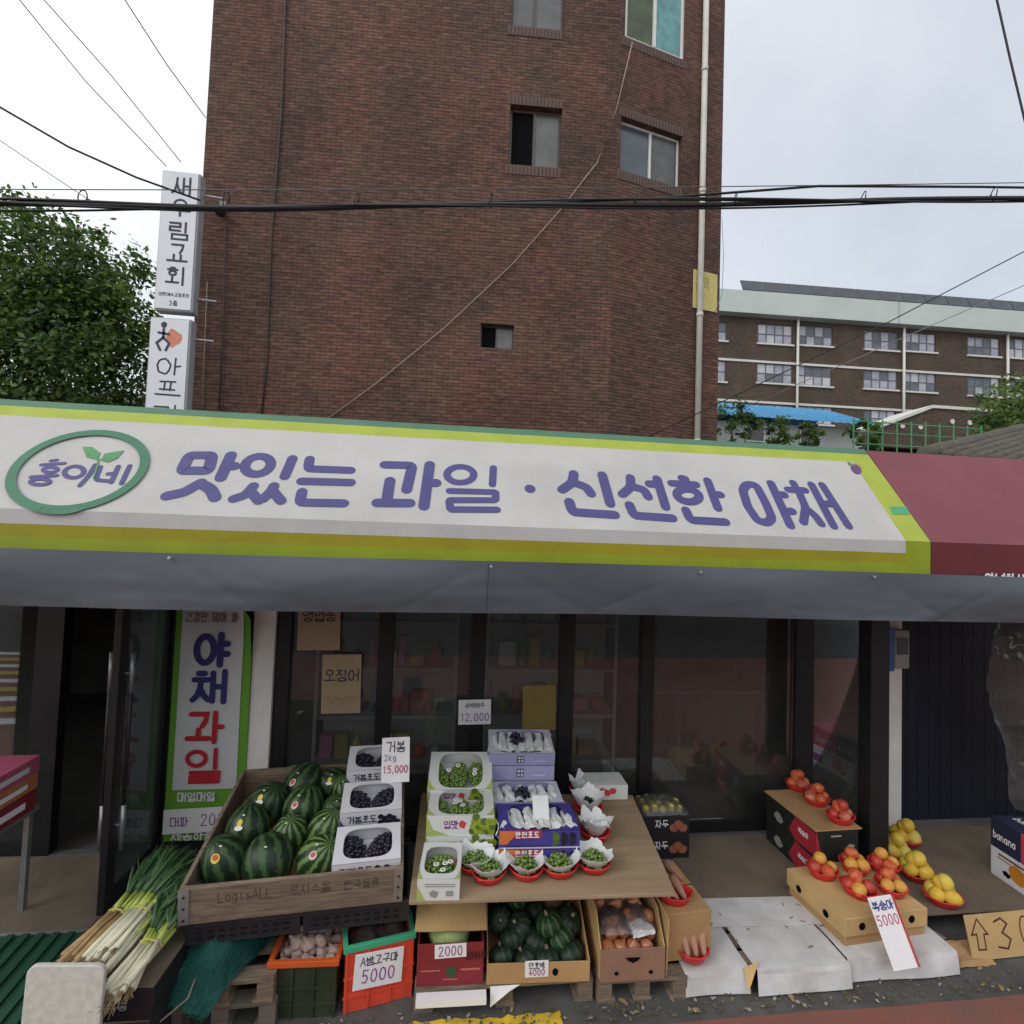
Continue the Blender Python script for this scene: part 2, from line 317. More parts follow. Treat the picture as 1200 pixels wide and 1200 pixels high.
def text_w(text, h, wfac=.92, gap=.16, narrow=.62):
    return sum(h*.4 if c == ' ' else h*((wfac if ord(c) >= 0xAC00 else (narrow if c not in '·,' else .3))+gap) for c in text)-h*gap
def face_map(y=-.001): return lambda u, v, o: (u, y-o, v)        # onto a front (-Y) face: u = x, v = z
def card(name, label, loc, rot, wd, h, lines, group=None, cat='price card', cmat=None, t=.003, extra=None):
    """lines: (text, u, v, height, stroke, material) on the front face"""
    th = thing(name, label, cat, loc, rot, group)
    MB().box(-wd/2, 0, 0, wd/2, t, h).build('card', cmat or PAPER, th, bevel=.0008)
    for ln in lines:
        m = MB(); tx, u, v, hh, sw, mm = ln[:6]; tw = text_w(tx, hh, gap=.12)
        if tw > wd*.9: hh *= wd*.9/tw; sw *= .9; tw = wd*.9
        write(m, tx, (-tw/2 if u is None else u), v, hh, sw, face_map(), gap=.12, jit=.02)
        m.build('lettering', mm, th)
    return th
# ------------------------------------------------------------------ common materials
PAPER = mat('card_white', (.74, .73, .75), .8, .05, 5)
INK = mat('ink_navy', (.02, .02, .06), .6, .1); INKB = mat('ink_blue', (.05, .06, .22), .6, .1); INKR = mat('ink_red', (.45, .04, .12), .6, .1); INKP = mat('ink_purple', (.22, .03, .25), .6, .1)
CARDB = mat('cardboard', (.40, .245, .11), .9, .16, 3, .15, 90); CARDB2 = mat('cardboard_light', (.50, .335, .15), .9, .14, 3, .15, 90); CARDB3 = mat('cardboard_grey', (.20, .16, .115), .9, 0, 2.5, .2, 60, col2=(.13, .105, .08))
CARDIN = mat('cardboard_inside', (.28, .19, .11), .95, .12, 3)
BLACKM = mat('black_metal', (.012, .012, .014), .45, .3, 5, spec=.4); BLACKP = mat('black_plastic', (.02, .022, .028), .45, .2, 6)
WOOD = mat('old_wood', (.31, .235, .165), .85, 0, 9, .8, 80, col2=(.14, .105, .078), stretch=(.6, 4, 8)); WOODG = mat('grey_wood', (.2, .17, .14), .9, 0, 6, .5, 80, col2=(.12, .1, .08), stretch=(.6, 5, 8))
PLY = mat('plywood', (.34, .25, .155), .75, 0, 3, .2, 50, col2=(.25, .18, .11), stretch=(.7, 6, 6))
WHITEW = mat('white_wall', (.78, .77, .74), .8, .12, 2, .1, 30); STEEL = mat('galvanised', (.35, .36, .38), .4, .15, 12, metal=.7)
REDP = mat('red_plastic', (.6, .028, .03), .35, .1, 6, spec=.5); CONC = mat('concrete', (.2, .19, .175), .9, .22, 2.5, .35, 40)
# ------------------------------------------------------------------ setting
def hill(x, y):
    t = min(1, max(0, (y-13)/25)); return 11.0*t*t*(3-2*t)
m = MB()
ys = [-60, -30, -12, -6, -2, 2, 5, 9, 13, 15, 17, 19, 21, 23, 25, 27, 29, 31, 33, 35, 37, 39, 45, 60, 120, 300]; xs = [-300, -120, -60, -30, -15, 0, 15, 30, 45, 60, 90, 160, 300]
b = [[m.pt((x, y, hill(x, y))) for x in xs] for y in ys]
for j in range(len(ys)-1):
    for i in range(len(xs)-1): m.face((b[j][i], b[j][i+1], b[j+1][i+1], b[j+1][i]))
struct(m.build('ground', mat('asphalt', (.115, .112, .108), .9, 0, 4, .7, 110, col2=(.055, .053, .05), detail=8.)))
m = MB(); rag = [(x*.25-30, 2.63+random.uniform(-.015, .015)) for x in range(241)]
for (a, ya), (c, yc) in zip(rag, rag[1:]): m.poly([(a, -2.2, .004), (c, -2.2, .004), (c, yc, .004), (a, ya, .004)])
struct(m.build('red_pavement', mat('red_pave', (.24, .085, .06), .85, .3, 4, .4, 130, col2=(.17, .085, .07))))
m = MB()
m.poly([(-30, -6.5, .004), (30, -6.5, .004), (30, -2.3, .004), (-30, -2.3, .004)])
struct(m.build('road', mat('asphalt_dark', (.05, .05, .052), .9, .25, 3, .4, 120)))
YEL = mat('yellow_paint', (.55, .38, .03), .7, .3, 9, .2, 60); WHITEP = mat('white_paint', (.7, .7, .68), .7, .2, 9)
m = MB(); n = 24
top = [(-.16+.82*i/n, 2.72+random.uniform(-.012, .012)) for i in range(n+1)]
for (a, ya), (c, yc) in zip(top, top[1:]): m.poly([(a, 2.2, .009), (c, 2.2, .009), (c, yc, .009), (a, ya, .009)])
struct(m.build('yellow_road_marking', YEL))
for i in range(9):            # striped hump marking on the road opposite the left door, seen mirrored in its glass
    m = MB(); x = -7.6+i*.55
    yy = 1.3-i*.42; m.poly([(-13, yy-.2, .010), (-4.75, yy-.2, .010), (-4.75, yy, .010), (-13, yy, .010)])
    struct(m.build('road_stripe_marking', YEL if i % 2 else WHITEP))
STEPZ = .12
m = MB(); m.box(-3.6, 3.3, -.02, 5.6, 4.0, STEPZ); struct(m.build('shop_step', CONC, bevel=.012))
# loose litter along the gutter
m = MB()
for i in range(420):
    x = random.uniform(-.6, 3.6); y = 2.64+abs(random.gauss(0, .07)); s = random.uniform(.004, .017); a = random.random()*6.3
    c_, d_ = math.cos(a)*s, math.sin(a)*s; z = .012+random.random()*.006; m.mi = random.choice((0, 0, 1, 2))
    m.poly([(x-c_, y-d_, z), (x+d_*.6, y-c_*.6, z+.004), (x+c_, y+d_, z+.003), (x-d_*.6, y+c_*.6, z)])
o = m.build('litter', [mat('litter_leaf', (.12, .09, .05)), mat('litter_pale', (.3, .27, .22)), mat('litter_green', (.07, .09, .03))]); tag(o, 'scattered dry leaf bits and onion skin litter along the gutter', 'litter', kind='stuff')
for i in range(16):
    x = random.uniform(-.2, 3.5); s = random.uniform(.014, .03); m = MB()
    m.grid(lambda u, v: ((u-.5)*s*2, (v-.5)*s*(1-abs(u-.5)), .006*math.sin(u*3.1)+.001), 4, 2)
    tag(m.build('dead_leaf', mat('dead_leaf', (.28, .2, .1), .8, .3, 20), loc=(x, random.uniform(2.66, 2.8), .006), rot=(0, 0, random.random()*6)), 'curled pale dead leaf lying on the dark gutter', 'leaf', 'dead leaves in the gutter')
# ------------------------------------------------------------------ the shop building
FY = 4.06
shop = thing('greengrocer_shop', 'single storey greengrocer shop with black framed glass front under the awning', 'shop', (0, FY, 0))
def local(mb, name, m_, par, **k): return mb.build(name, m_, par, **k)
INT = mat('shop_interior_wall', (.16, .15, .14), .9, .2, 2)
m = MB(); m.box(-5.2, .02, 0, -5.05, 5.2, 2.95); m.box(5.5, .06, 0, 5.65, 5.2, 2.95); m.box(-5.05, 3.6, 0, 5.5, 3.75, 2.95); local(m, 'wall', INT, shop)
m = MB(); m.box(-5.2, -.02, 2.95, 5.65, 5.2, 3.08); local(m, 'roof', mat('roof_felt', (.12, .12, .12), .9), shop)
m = MB(); m.box(-5.05, -.05, 2.28, 5.5, .1, 2.949); local(m, 'header', mat('header_panel', (.1, .1, .1), .7), shop)
m = MB(); m.box(-5.05, -.058, 0, 5.5, 3.6, .119); local(m, 'shop_floor', mat('shop_floor', (.15, .14, .13), .6, .2, 3), shop)
m = MB(); m.box(-1.425, -.06, .12, -1.272, .12, 2.28); local(m, 'column', WHITEW, shop, bevel=.004)
m = MB(); m.box(3.745, -.02, .12, 3.9, .15, 2.28); local(m, 'column', WHITEW, shop, bevel=.004)
posts = [(-5.0, -4.88), (-3.95, -3.83), (-2.9, -2.72), (-2.02, -1.955), (-1.27, -1.165), (-.525, -.41), (.182, .30), (.893, 1.012), (1.565, 1.672), (2.91, 3.075), (3.66, 3.744)]
for a, c in posts: local(MB().box(a, -.03, .12, c, .05, 2.28), 'window_post', BLACKM, shop, bevel=.004)
GL = glass('shop_glass', (.82, .84, .83), .015, .10); GL2 = glass('door_glass', (.7, .78, .74), .015, .12)
panes = [(-4.88, -3.95), (-3.83, -2.9), (-1.955, -1.425), (-1.165, -.525), (-.41, .182), (.30, .893), (1.012, 1.565), (1.672, 2.91), (3.075, 3.66)]
for a, c in panes:
    local(MB().box(a+.002, -.02, .122, c-.002, .04, .21), 'window_sill', BLACKM, shop)
    local(MB().box(a+.001, .008, .211, c-.001, .014, 2.279), 'window_pane', GL, shop)
# dark blue roller shutter
sh = MB(); sh.box(3.901, .06, .12, 5.45, .08, 2.28); shp = local(sh, 'shutter', mat('navy_shutter', (.006, .009, .022), .5, .3, 4), shop)
for k in range(14): local(MB().box(3.905+k*.11, .054, .125, 4.012+k*.11, .06, 2.27), 'shutter_slat', MC['navy_shutter'], shp, bevel=.006)
local(MB().box(-2.72, -.03, .119, -2.02, .03, .128), 'threshold', STEEL, shop)
# the open glass door leaf
leaf = thing('glass_door', 'open glass door leaf with black stiles and long bar handles beside the green banner', 'door', (-2.0, 3.41, .125))
for y0, y1 in ((0, .085), (.535, .59)): MB().box(-.022, y0, 0, .022, y1, 2.1).build('stile', BLACKM, leaf, bevel=.004)
MB().box(-.02, .087, 0, .02, .533, .1).build('rail', BLACKM, leaf); MB().box(-.02, .087, 2.02, .02, .533, 2.1).build('rail', BLACKM, leaf)
MB().box(-.004, .087, .101, .004, .533, 2.019).build('pane', GL2, leaf)
for s in (-1, 1):
    mh = MB(); mh.tube([(s*.06, .06, .35), (s*.06, .06, 1.55)], .013, 10); hh = mh.build('handle', BLACKM, leaf, smooth=True)
    for z0, z1 in ((.35, .62), (1.3, 1.55)): MB().tube([(s*.06, .06, z0), (s*.06, .06, z1)], .0145, 10).build('grip', STEEL, hh, smooth=True)
    for z in (.5, 1.42): MB().tube([(s*.02, .06, z), (s*.06, .06, z)], .008, 8).build('bracket', STEEL, hh)
# posts carrying the awning frame
p = at(1024, 800, Y=3.5)
o = MB().box(-.075, -.06, 0, .075, .06, 2.52).build('awning_post', BLACKM, bevel=.006, loc=(p.x, 3.5, .12)); tag(o, 'black square steel post carrying the awning beside the peach boxes', 'post')
o = MB().box(-.06, -.06, 0, .06, .06, 2.52).build('awning_post', BLACKM, bevel=.006, loc=(-3.5, 3.3, .12)); tag(o, 'black square steel post carrying the awning beyond the left boxes', 'post')
# ------------------------------------------------------------------ awning
C0 = Vector((0, 2.6, 2.53)); T0 = Vector((0, 3.07, 3.13)); UPS = (T0-C0).normalized(); SL = (T0-C0).length; NRM = Vector((0, -UPS.z, UPS.y)); VB = 2.335
XR = 2.683; XL = -4.4
def on_slope(px, py):
    p = at_plane(px, py, C0, NRM); return p.x, (p-C0).dot(UPS)
aw = thing('shop_awning', 'white fabric shop awning with lime and green borders and blue lettering', 'awning', (0, 0, 0))
AWW = mat('awning_white', (.43, .425, .41), .6, .08, 2.6, .05, 8, spec=.3); AWG = mat('awning_green', (.065, .165, .10), .6, .08); AWL = mat('awning_lime', (.32, .38, .045), .6, .08)
AWY = mat('awning_olive', (.27, .245, .008), .6, .08); AWLG = mat('awning_limegreen', (.24, .30, .013), .6, .08); AWGY = mat('awning_grey', (.45, .45, .445), .6, .06)
def bump3(x, t, k=.0016): return k*noise.noise(Vector((x*1.7, t*3, 4.2)))
s1, s2 = [on_slope(450, y)[1] for y in (500.5, 511)]
rows = [(0, s2, 0), (s2, s1, 2), (s1, SL, 1)]
xr_in = on_slope(1033, 592)[0]
m = MB()
def strip(x0, x1, a, c, mi, nu, nv):
    m.mi = mi
    m.grid(lambda u, v: tuple(Vector((x0+(x1-x0)*u, 0, 0))+C0+UPS*(a+(c-a)*v)+NRM*bump3(x0+(x1-x0)*u, a+(c-a)*v)), nu, nv)
strip(XL, xr_in, 0, s2, 0, 60, 8); strip(XL, xr_in, s2, s1, 2, 60, 2); strip(XL, xr_in, s1, SL, 1, 60, 2)
strip(xr_in, XR, 0, s2, 2, 4, 8); strip(xr_in, XR, s2, s1, 2, 4, 2); strip(xr_in, XR, s1, SL, 1, 4, 2)
m.build('sloping_panel', [AWW, AWG, AWL], aw, smooth=True)
m = MB()
for a, c, mi in ((2.53, 2.462, 0), (2.462, 2.405, 1), (2.405, VB, 2)):
    m.mi = mi; x1 = xr_in if mi < 2 else XR
    m.grid(lambda u, v: (XL+(x1-XL)*u, 2.6-.006*(c+(a-c)*v-2.53)-bump3(XL+(x1-XL)*u, 0), c+(a-c)*v), 60, 2)
m.mi = 2; m.grid(lambda u, v: (xr_in+(XR-xr_in)*u, 2.6-.006*(2.405+.125*v-2.53)-bump3(xr_in+(XR-xr_in)*u, 0), 2.405+.125*v), 4, 2)
m.build('valance', [AWGY, AWY, AWLG], aw, smooth=True)
m = MB(); m.grid(lambda u, v: (XL+(XR-XL)*u, 3.07+.95*v, 3.125-.07*v), 4, 2); m.build('back_panel', AWW, aw)
for x in (-4.3, -2.2, 0, 2.6): MB().tube([(x, 2.63, 2.36), (x, 2.63, 2.5), (x, 3.07, 3.09), (x, 4.0, 3.03)], .014, 6).build('frame_tube', STEEL, aw)
MB().tube([(XL, 2.63, 2.36), (XR+3.5, 2.63, 2.36)], .016, 6).build('front_rail', STEEL, aw)
def slope_map(u, v, o): return tuple(Vector((u, 0, 0))+C0+UPS*v+NRM*(.002+o))
LETB = mat('letter_blue', (.056, .052, .18), .55, .08); LOGG = mat('logo_green', (.035, .155, .085), .55, .08); LEAFG = mat('leaf_print', (.07, .25, .095), .55, .12)
def oval(cx, cy, rx, ry, n=22, tilt=0.):
    return ('c', [(cx+rx*math.cos(2*math.pi*k/n)+tilt*ry*math.sin(2*math.pi*k/n), cy+ry*math.sin(2*math.pi*k/n)) for k in range(n)])
def rounded(P, closed=False, k=.28):
    out = []; n = len(P)
    for i, p in enumerate(P):
        if not closed and i in (0, n-1): out.append(p); continue
        a, c = P[i-1], P[(i+1) % n]; la = math.hypot(a[0]-p[0], a[1]-p[1]); lc_ = math.hypot(c[0]-p[0], c[1]-p[1]); ka, kc = min(.45, 13/la), min(.45, 13/lc_)
        q0 = (p[0]+(a[0]-p[0])*ka, p[1]+(a[1]-p[1])*ka); q1 = (p[0]+(c[0]-p[0])*kc, p[1]+(c[1]-p[1])*kc)
        out += [tuple((1-t)**2*q0[d]+2*t*(1-t)*p[d]+t*t*q1[d] for d in (0, 1)) for t in (0, .25, .5, .75, 1)]
    return out
ZA, ZB, ZC = (0, 440, 2.6667), (400, 460, 2.6667), (800, 480, 3.)
GLY = [(ZA, [('c', [(568, 298), (592, 250), (664, 250), (652, 298)]), [(722, 250), (690, 320)], [(706, 284), (732, 284)], [(522, 377), (575, 366), (628, 336)], [(630, 340), (660, 356), (672, 382)]], .052),
 (ZA, [oval(806, 281, 40, 28, tilt=-.25), [(914, 260), (890, 316)], [(730, 386), (768, 374), (792, 346)], [(786, 366), (808, 392)], [(822, 386), (848, 362), (856, 346)], [(856, 366), (878, 392)]], .046),
 (ZA, [[(968, 262), (962, 292), (1096, 297)], [(942, 331), (1096, 335)], [(944, 364), (936, 397), (1074, 400)]], .046),
 (ZB, [[(136, 226), (222, 228), (204, 304)], [(152, 276), (142, 338)], [(112, 345), (214, 346)], [(276, 226), (258, 356)], [(278, 283), (296, 283)]], .05),
 (ZB, [oval(372, 257, 42, 25), [(475, 236), (472, 288)], [(338, 308), (478, 312)], [(482, 314), (482, 334)], [(340, 337), (478, 337)], [(337, 341), (340, 362)], [(344, 366), (486, 367)]], .036),
 (ZB, [[(726, 254), (722, 282), (690, 304)], [(732, 284), (766, 296), (780, 316)], [(815, 258), (840, 348)], [(712, 342), (722, 374), (854, 383)]], .050),
 (ZB, [[(903, 266), (905, 296), (878, 318)], [(910, 294), (946, 304), (958, 326)], [(986, 270), (1013, 358)], [(962, 286), (988, 286)], [(900, 352), (914, 385), (1034, 393)]], .048),
 (ZB, [[(1064, 268), (1074, 270)], [(1032, 284), (1108, 288)], oval(1083, 322, 34, 20, tilt=.3), [(1144, 276), (1176, 362)], [(1164, 318), (1184, 320)], [(1076, 368), (1090, 399), (1200, 405)]], .046),
 (ZC, [('c', [(210, 282), (226, 262), (258, 266), (292, 330), (314, 382), (296, 400), (262, 390), (228, 340)]), [(310, 260), (378, 408)], [(338, 300), (356, 300)], [(366, 358), (384, 358)]], .048),
 (ZC, [[(388, 258), (394, 268)], [(370, 282), (430, 284)], [(408, 290), (432, 345), (424, 396)], [(440, 352), (466, 374), (486, 402)], [(452, 264), (530, 410)], [(490, 266), (582, 410)], [(494, 332), (522, 332)]], .044)]
def trace(m, z, strokes, wd, lift=0.):
    for k, p in enumerate(strokes):
        cl = isinstance(p, tuple); P = p[1] if cl else p
        if len(P) > 2 and len(P) < 15: P = rounded(P, cl)
        m.ribbon([on_slope(z[0]+x/z[2], z[1]+y/z[2]) for x, y in P][::-1], wd, cl, slope_map, lift+.0003*k)
for z, ss, wd in GLY:
    m = MB(); trace(m, z, ss, wd*1.14); m.build('letter', LETB, aw)
u, v = on_slope(621, 573); m = MB(); m.poly([slope_map(u+.03*math.cos(k*.35), v+.03*math.sin(k*.35), .001) for k in range(18)]); m.build('letter', LETB, aw)
m = MB(); pts = []
for k in range(48):
    a = 2*math.pi*k/48; ex, ey = 80*math.cos(a), 42*math.sin(a); t = R(-13); pts.append(on_slope(92+ex*math.cos(t)-ey*math.sin(t), 553+ex*math.sin(t)+ey*math.cos(t)))
# the lowest arc of the ring folds over the crease on to the valance
def fold(u, v, o):
    return slope_map(u, v, o+.007) if v >= 0 else (u, 2.587-o, 2.53+v)
m.ribbon(pts, .042, True, fold); m.build('logo_ring', LOGG, aw)
m = MB(); trace(m, ZA, [[(160, 267), (178, 265)], [(130, 280), (202, 275)], oval(158, 295, 22, 8), [(150, 304), (148, 314)], [(98, 318), (178, 313)], oval(126, 333, 30, 9)], .020); m.build('letter', LETB, aw)
m = MB(); trace(m, ZA, [oval(232, 302, 30, 18, tilt=-.2), [(298, 280), (276, 316), (250, 344)]], .023); m.build('letter', LETB, aw)
m = MB(); trace(m, ZA, [[(314, 286), (298, 327), (338, 330)], [(338, 308), (354, 307)], [(370, 285), (348, 334)], [(406, 283), (380, 338)]], .023); m.build('letter', LETB, aw)
for q in ([(114, 539), (102, 536), (97, 524), (108, 524), (118, 531)], [(118, 540), (123, 532), (134, 530), (146, 528), (138, 537), (127, 542)]):
    m = MB(); m.poly([slope_map(*on_slope(*p), .0012) for p in q]); m.build('leaf_motif', LEAFG, aw)
m = MB(); m.ribbon([on_slope(*p) for p in ((116, 538), (114, 548), (110, 560))], .009, False, slope_map, .002); m.build('leaf_motif', LEAFG, aw)
q = [on_slope(*p) for p in ((1042, 594), (1062, 594), (1066, 603), (1046, 603))]; m = MB(); m.poly([slope_map(*p, .001) for p in q]); m.build('green_tab', mat('tab_green', (.06, .32, .16), .6), aw)
u, v = on_slope(1003, 550); m = MB(); m.poly([slope_map(u+.036*math.cos(a)+.012*math.sin(a), v+.046*math.sin(a), .001) for a in [k*.42 for k in range(15)]]); m.build('eggplant_motif', mat('egg_purple', (.13, .05, .16), .5), aw)
m = MB(); m.poly([slope_map(u-.035+a, v+.05+c, .0018) for a, c in ((0, -.01), (.02, -.025), (.05, -.015), (.03, .0), (.01, .02))]); m.build('eggplant_motif', mat('egg_green', (.12, .2, .06), .5), aw)
# neighbour's awning
an = thing('maroon_awning', 'maroon fabric awning of the next shop beside the white awning', 'awning', (0, 0, 0))
MAR = mat('maroon_fabric', (.185, .052, .068), .6, .1, 2, .05, 10, spec=.3); MARD = mat('maroon_valance', (.12, .018, .022), .6, .1, 2)
x0, x1 = XR+.004, 6.6
MB().grid(lambda u, v: tuple(Vector((x0+(x1-x0)*u, 0, 0))+C0+UPS*(SL*v)*.985+NRM*bump3(u*4+9, v)), 30, 8).build('sloping_panel', MAR, an, smooth=True)
MB().grid(lambda u, v: (x0+(x1-x0)*u, 2.6-bump3(u*4+9, 0), VB+(2.53-VB)*v), 30, 3).build('valance', MARD, an, smooth=True)
MB().grid(lambda u, v: (x0+(x1-x0)*u, 3.065+.95*v, 3.11-.06*v), 4, 2).build('back_panel', MAR, an)
m = MB(); write(m, '안녕하세요', 3.02, 2.30, .062, .012, lambda u, v, o: (u, 2.59-o, v)); m.build('lettering', PAPER, an)
# grey tarpaulin skirt hanging from the awning rail
def skirt(u, v):
    x = XL+(6.6-XL)*u; z = 2.352-.262*(1-v)
    f = .010*math.sin(x*2.1+1)+.008*noise.noise(Vector((x*1.1, v*1.2, 2)))+.004*noise.noise(Vector((x*6, v*5, 7)))
    for x0, sl in ((.19, -.9), (.19, 1.1), (-1.3, .8), (1.32, -1.2), (2.32, .9), (3.2, -1), (-2.6, 1.1)):      # pull creases running from the eyelets
        f += .007*math.exp(-((x-x0-sl*(1-v)*.5)/.035)**2)*(1-v)**.3*(1-.6*(1-v))
    sw = max(0, math.sin((x-.18)*1.95))*.02
    return (x, 2.575+(f+sw)*(1-v)*1.2-.012*math.sin(v*3.1)+.010*math.sin(3.1*v)*math.sin(x*3.3), z+.004*math.sin(x*1.4))
o = MB().grid(skirt, 520, 22).build('awning_skirt', mat('grey_tarp', (.075, .088, .105), .45, .05, 2.5, .04, 25, spec=.5), smooth=True)
tag(o, 'dark grey tarpaulin skirt hanging along the front of both awnings', 'tarpaulin')
m = MB()
for x in (-1.3, .2, 1.3, 2.3): MB().lathe([(0, -.004), (.009, -.002), (.009, .002), (0, .004)], 10).build('eyelet', STEEL, o, loc=(x, 2.556, 2.325), rot=(R(90), 0, 0))
MB().box(.186, 2.552, 2.10, .189, 2.556, 2.34).build('seam', BLACKP, o)
# ------------------------------------------------------------------ brick building behind
A = at(236, 237, Y=10.2); A.z = 0; B = at(721, 200, Y=9.8); B.z = 0
D1 = (B-A).normalized(); D2 = Vector((.976, .218, 0)).normalized(); N2 = Vector((D2.y, -D2.x, 0)); N1 = Vector((D1.y, -D1.x, 0))
W1 = (B-A).length; E_ = at_plane(846, 200, B, N2); W2 = (E_-B).dot(D2); HB = 17.0
def wall_holes(mb, wd, h, holes, depth=.22):
    xs = sorted({0, wd, *[q for a in holes for q in a[:2]]}); zs = sorted({0, h, *[q for a in holes for q in a[2:]]})
    inh = lambda x, z: any(a[0] < x < a[1] and a[2] < z < a[3] for a in holes)
    for i in range(len(xs)-1):
        for j in range(len(zs)-1):
            if not inh((xs[i]+xs[i+1])/2, (zs[j]+zs[j+1])/2): mb.poly([(xs[i], 0, zs[j]), (xs[i+1], 0, zs[j]), (xs[i+1], 0, zs[j+1]), (xs[i], 0, zs[j+1])])
    for a, c, e, g in holes:
        mb.poly([(a, 0, e), (a, depth, e), (a, depth, g), (a, 0, g)]); mb.poly([(c, 0, e), (c, 0, g), (c, depth, g), (c, depth, e)])
        mb.poly([(a, 0, e), (c, 0, e), (c, depth, e), (a, depth, e)]); mb.poly([(a, 0, g), (a, depth, g), (c, depth, g), (c, 0, g)])
bb = thing('brick_apartment_building', 'tall dark red brick apartment building with an angled corner rising behind the shop', 'building', A)
BRK = brick_mat('dark_red_brick', (.155, .086, .068), (.102, .060, .051), (.048, .040, .037), .205, .068, .012, .8, .5)
def lc(px, py, o, d, n): p = at_plane(px, py, o, n); return (p-o).dot(d), p.z
def rect(px0, px1, py0, py1, o, d, n):
    xm, ym = (px0+px1)/2, (py0+py1)/2; return lc(px0, ym, o, d, n)[0], lc(px1, ym, o, d, n)[0], lc(xm, py1, o, d, n)[1], lc(xm, py0, o, d, n)[1]
h1 = [rect(597, 658, 125, 195, A, D1, N1), rect(600, 662, -45, 33, A, D1, N1), rect(563, 602, 380, 408, A, D1, N1)]
h2 = [rect(727, 799, 148, 210, B, D2, N2), rect(733, 803, -28, 57, B, D2, N2)]
r1, r2 = math.atan2(D1.y, D1.x), math.atan2(D2.y, D2.x)
m = MB(); wall_holes(m, W1, HB, h1); m.build('wall', BRK, bb, rot=(0, 0, r1))
m = MB(); wall_holes(m, W2, HB, h2); w2 = m.build('wall', BRK, bb, loc=B-A, rot=(0, 0, r2))
E3 = B+D2*W2; D3 = Vector((.35, 1, 0)).normalized()
m = MB(); m.poly([(0, 0, 0), (6, 0, 0), (6, 0, HB), (0, 0, HB)]); m.build('wall', BRK, bb, loc=E3-A, rot=(0, 0, math.atan2(D3.y, D3.x)))
m = MB(); m.poly([(0, 0, 0), (0, 0, HB), (7, 0, HB), (7, 0, 0)]); m.build('wall', BRK, bb, loc=(0, 0, 0), rot=(0, 0, R(95)))
m = MB(); m.poly([(0, .3, HB), tuple(B-A+Vector((0, .3, HB))), tuple(E3-A+Vector((0, .3, HB))), (W1+2, 6, HB), (-.4, 6.5, HB)]); m.build('roof', CONC, bb)
DARKIN = mat('dark_room', (.006, .006, .007), .95, spec=.05); DULLG = mat('dull_pane', (.085, .088, .088), .25, .25, 3, spec=.5); BLUEG = mat('blue_pane', (.07, .09, .105), .18, .2, 3, spec=.6)
FRB = mat('brown_frame', (.07, .055, .045), .5); FRW = mat('white_frame', (.62, .62, .6), .5, .06); TEAL = mat('teal_curtain', (.11, .27, .28), .3, .3, 4)
def win(par, rc, loc, rot, fm, pl, pr, split=.5, t=.05, dep=.12, open_left=False):
    a, c, e, g = rc; wd, h = c-a, g-e
    wn = MB(); wn.box(0, 0, 0, wd, .06, t); wn.box(0, 0, h-t, wd, .06, h); wn.box(0, 0, t, t, .06, h-t); wn.box(wd-t, 0, t, wd, .06, h-t); wn.box(wd*split-t/2, -.01, t, wd*split+t/2, .05, h-t)
    off = Matrix.Rotation(rot, 4, 'Z') @ Vector((a, dep, e))
    o = wn.build('window', fm, par, loc=Vector(loc)+off, rot=(0, 0, rot))
    MB().box(t, .03, t, wd*split-t/2, .035, h-t).build('pane', pl, o); MB().box(wd*split+t/2, .015, t, wd-t, .02, h-t).build('pane', pr, o)
    return o
win(bb, h1[0], (0, 0, 0), r1, FRB, DARKIN, DULLG, .48); win(bb, h1[1], (0, 0, 0), r1, FRB, DULLG, DULLG, .45); win(bb, h1[2], (0, 0, 0), r1, FRB, DARKIN, DULLG, .48, .025)
win(bb, h2[0], B-A, r2, FRW, BLUEG, DULLG, .52, .045); win(bb, h2[1], B-A, r2, FRW, mat('dark_green_pane', (.05, .07, .03), .2, .4, 3), TEAL, .5, .07, .04)
SOLD = mat('soldier_brick', (.105, .068, .058), .85, .25, 3, .2, 60)
def soldier(rc, loc, rot, both=True):
    a, c, e, g = rc; n = int((c-a+.12)/.075)
    for z in ([e-.20, g+.005] if both else [e-.2]):
        for k in range(n):
            o = ob('soldier_brick', SME, bb); o.location = Vector(loc)+Matrix.Rotation(rot, 4, 'Z') @ Vector((a-.06+k*.075, -.012, z)); o.rotation_euler = (0, 0, rot)
SME = MB().box(0, 0, 0, .063, .1, .195).mesh('soldier_brick', SOLD)
for h in h1[:2]: soldier(h, (0, 0, 0), r1)
for h in h2: soldier(h, B-A, r2)
# rendered down pipe, fixings, small things on the brick wall
pp = [at_plane(x, y, B+N2*.09, N2) for x, y in ((833, -60), (817, 520))]; q0 = pp[1].copy(); q0.z = 3.0; pp[0].z = 16.8; pp[0].x = q0.x+.03; pp[0].y = q0.y
o = thing('drain_pipe', 'cream plastic drain pipe running down the angled corner of the brick building', 'pipe', q0)
o2 = MB().tube([(0, 0, -.1), (0, 0, 13.8)], .062, 12).build('pipe', mat('cream_pipe', (.5, .49, .44), .5, .12, 2), o, smooth=True)
for z in (1.5, 4.2, 6.9, 9.6): MB().tube([(0, 0, z), (0, 0, z+.09)], .072, 12).build('pipe_joint', MC['cream_pipe'], o, smooth=True)
pl = [lc(*p, B, D2, N2) for p in ((812, 316), (839, 367))]
o = thing('yellow_wall_sign', 'small yellow sign plate behind the drain pipe on the brick corner', 'sign', B+D2*pl[0][0]+N2*.03+Vector((0, 0, pl[1][1])), (0, 0, r2))
sw_, shh = pl[1][0]-pl[0][0], pl[0][1]-pl[1][1]; MB().box(0, 0, 0, sw_, .02, shh).build('plate', mat('sign_yellow', (.52, .44, .16), .6, .1), o, bevel=.004)
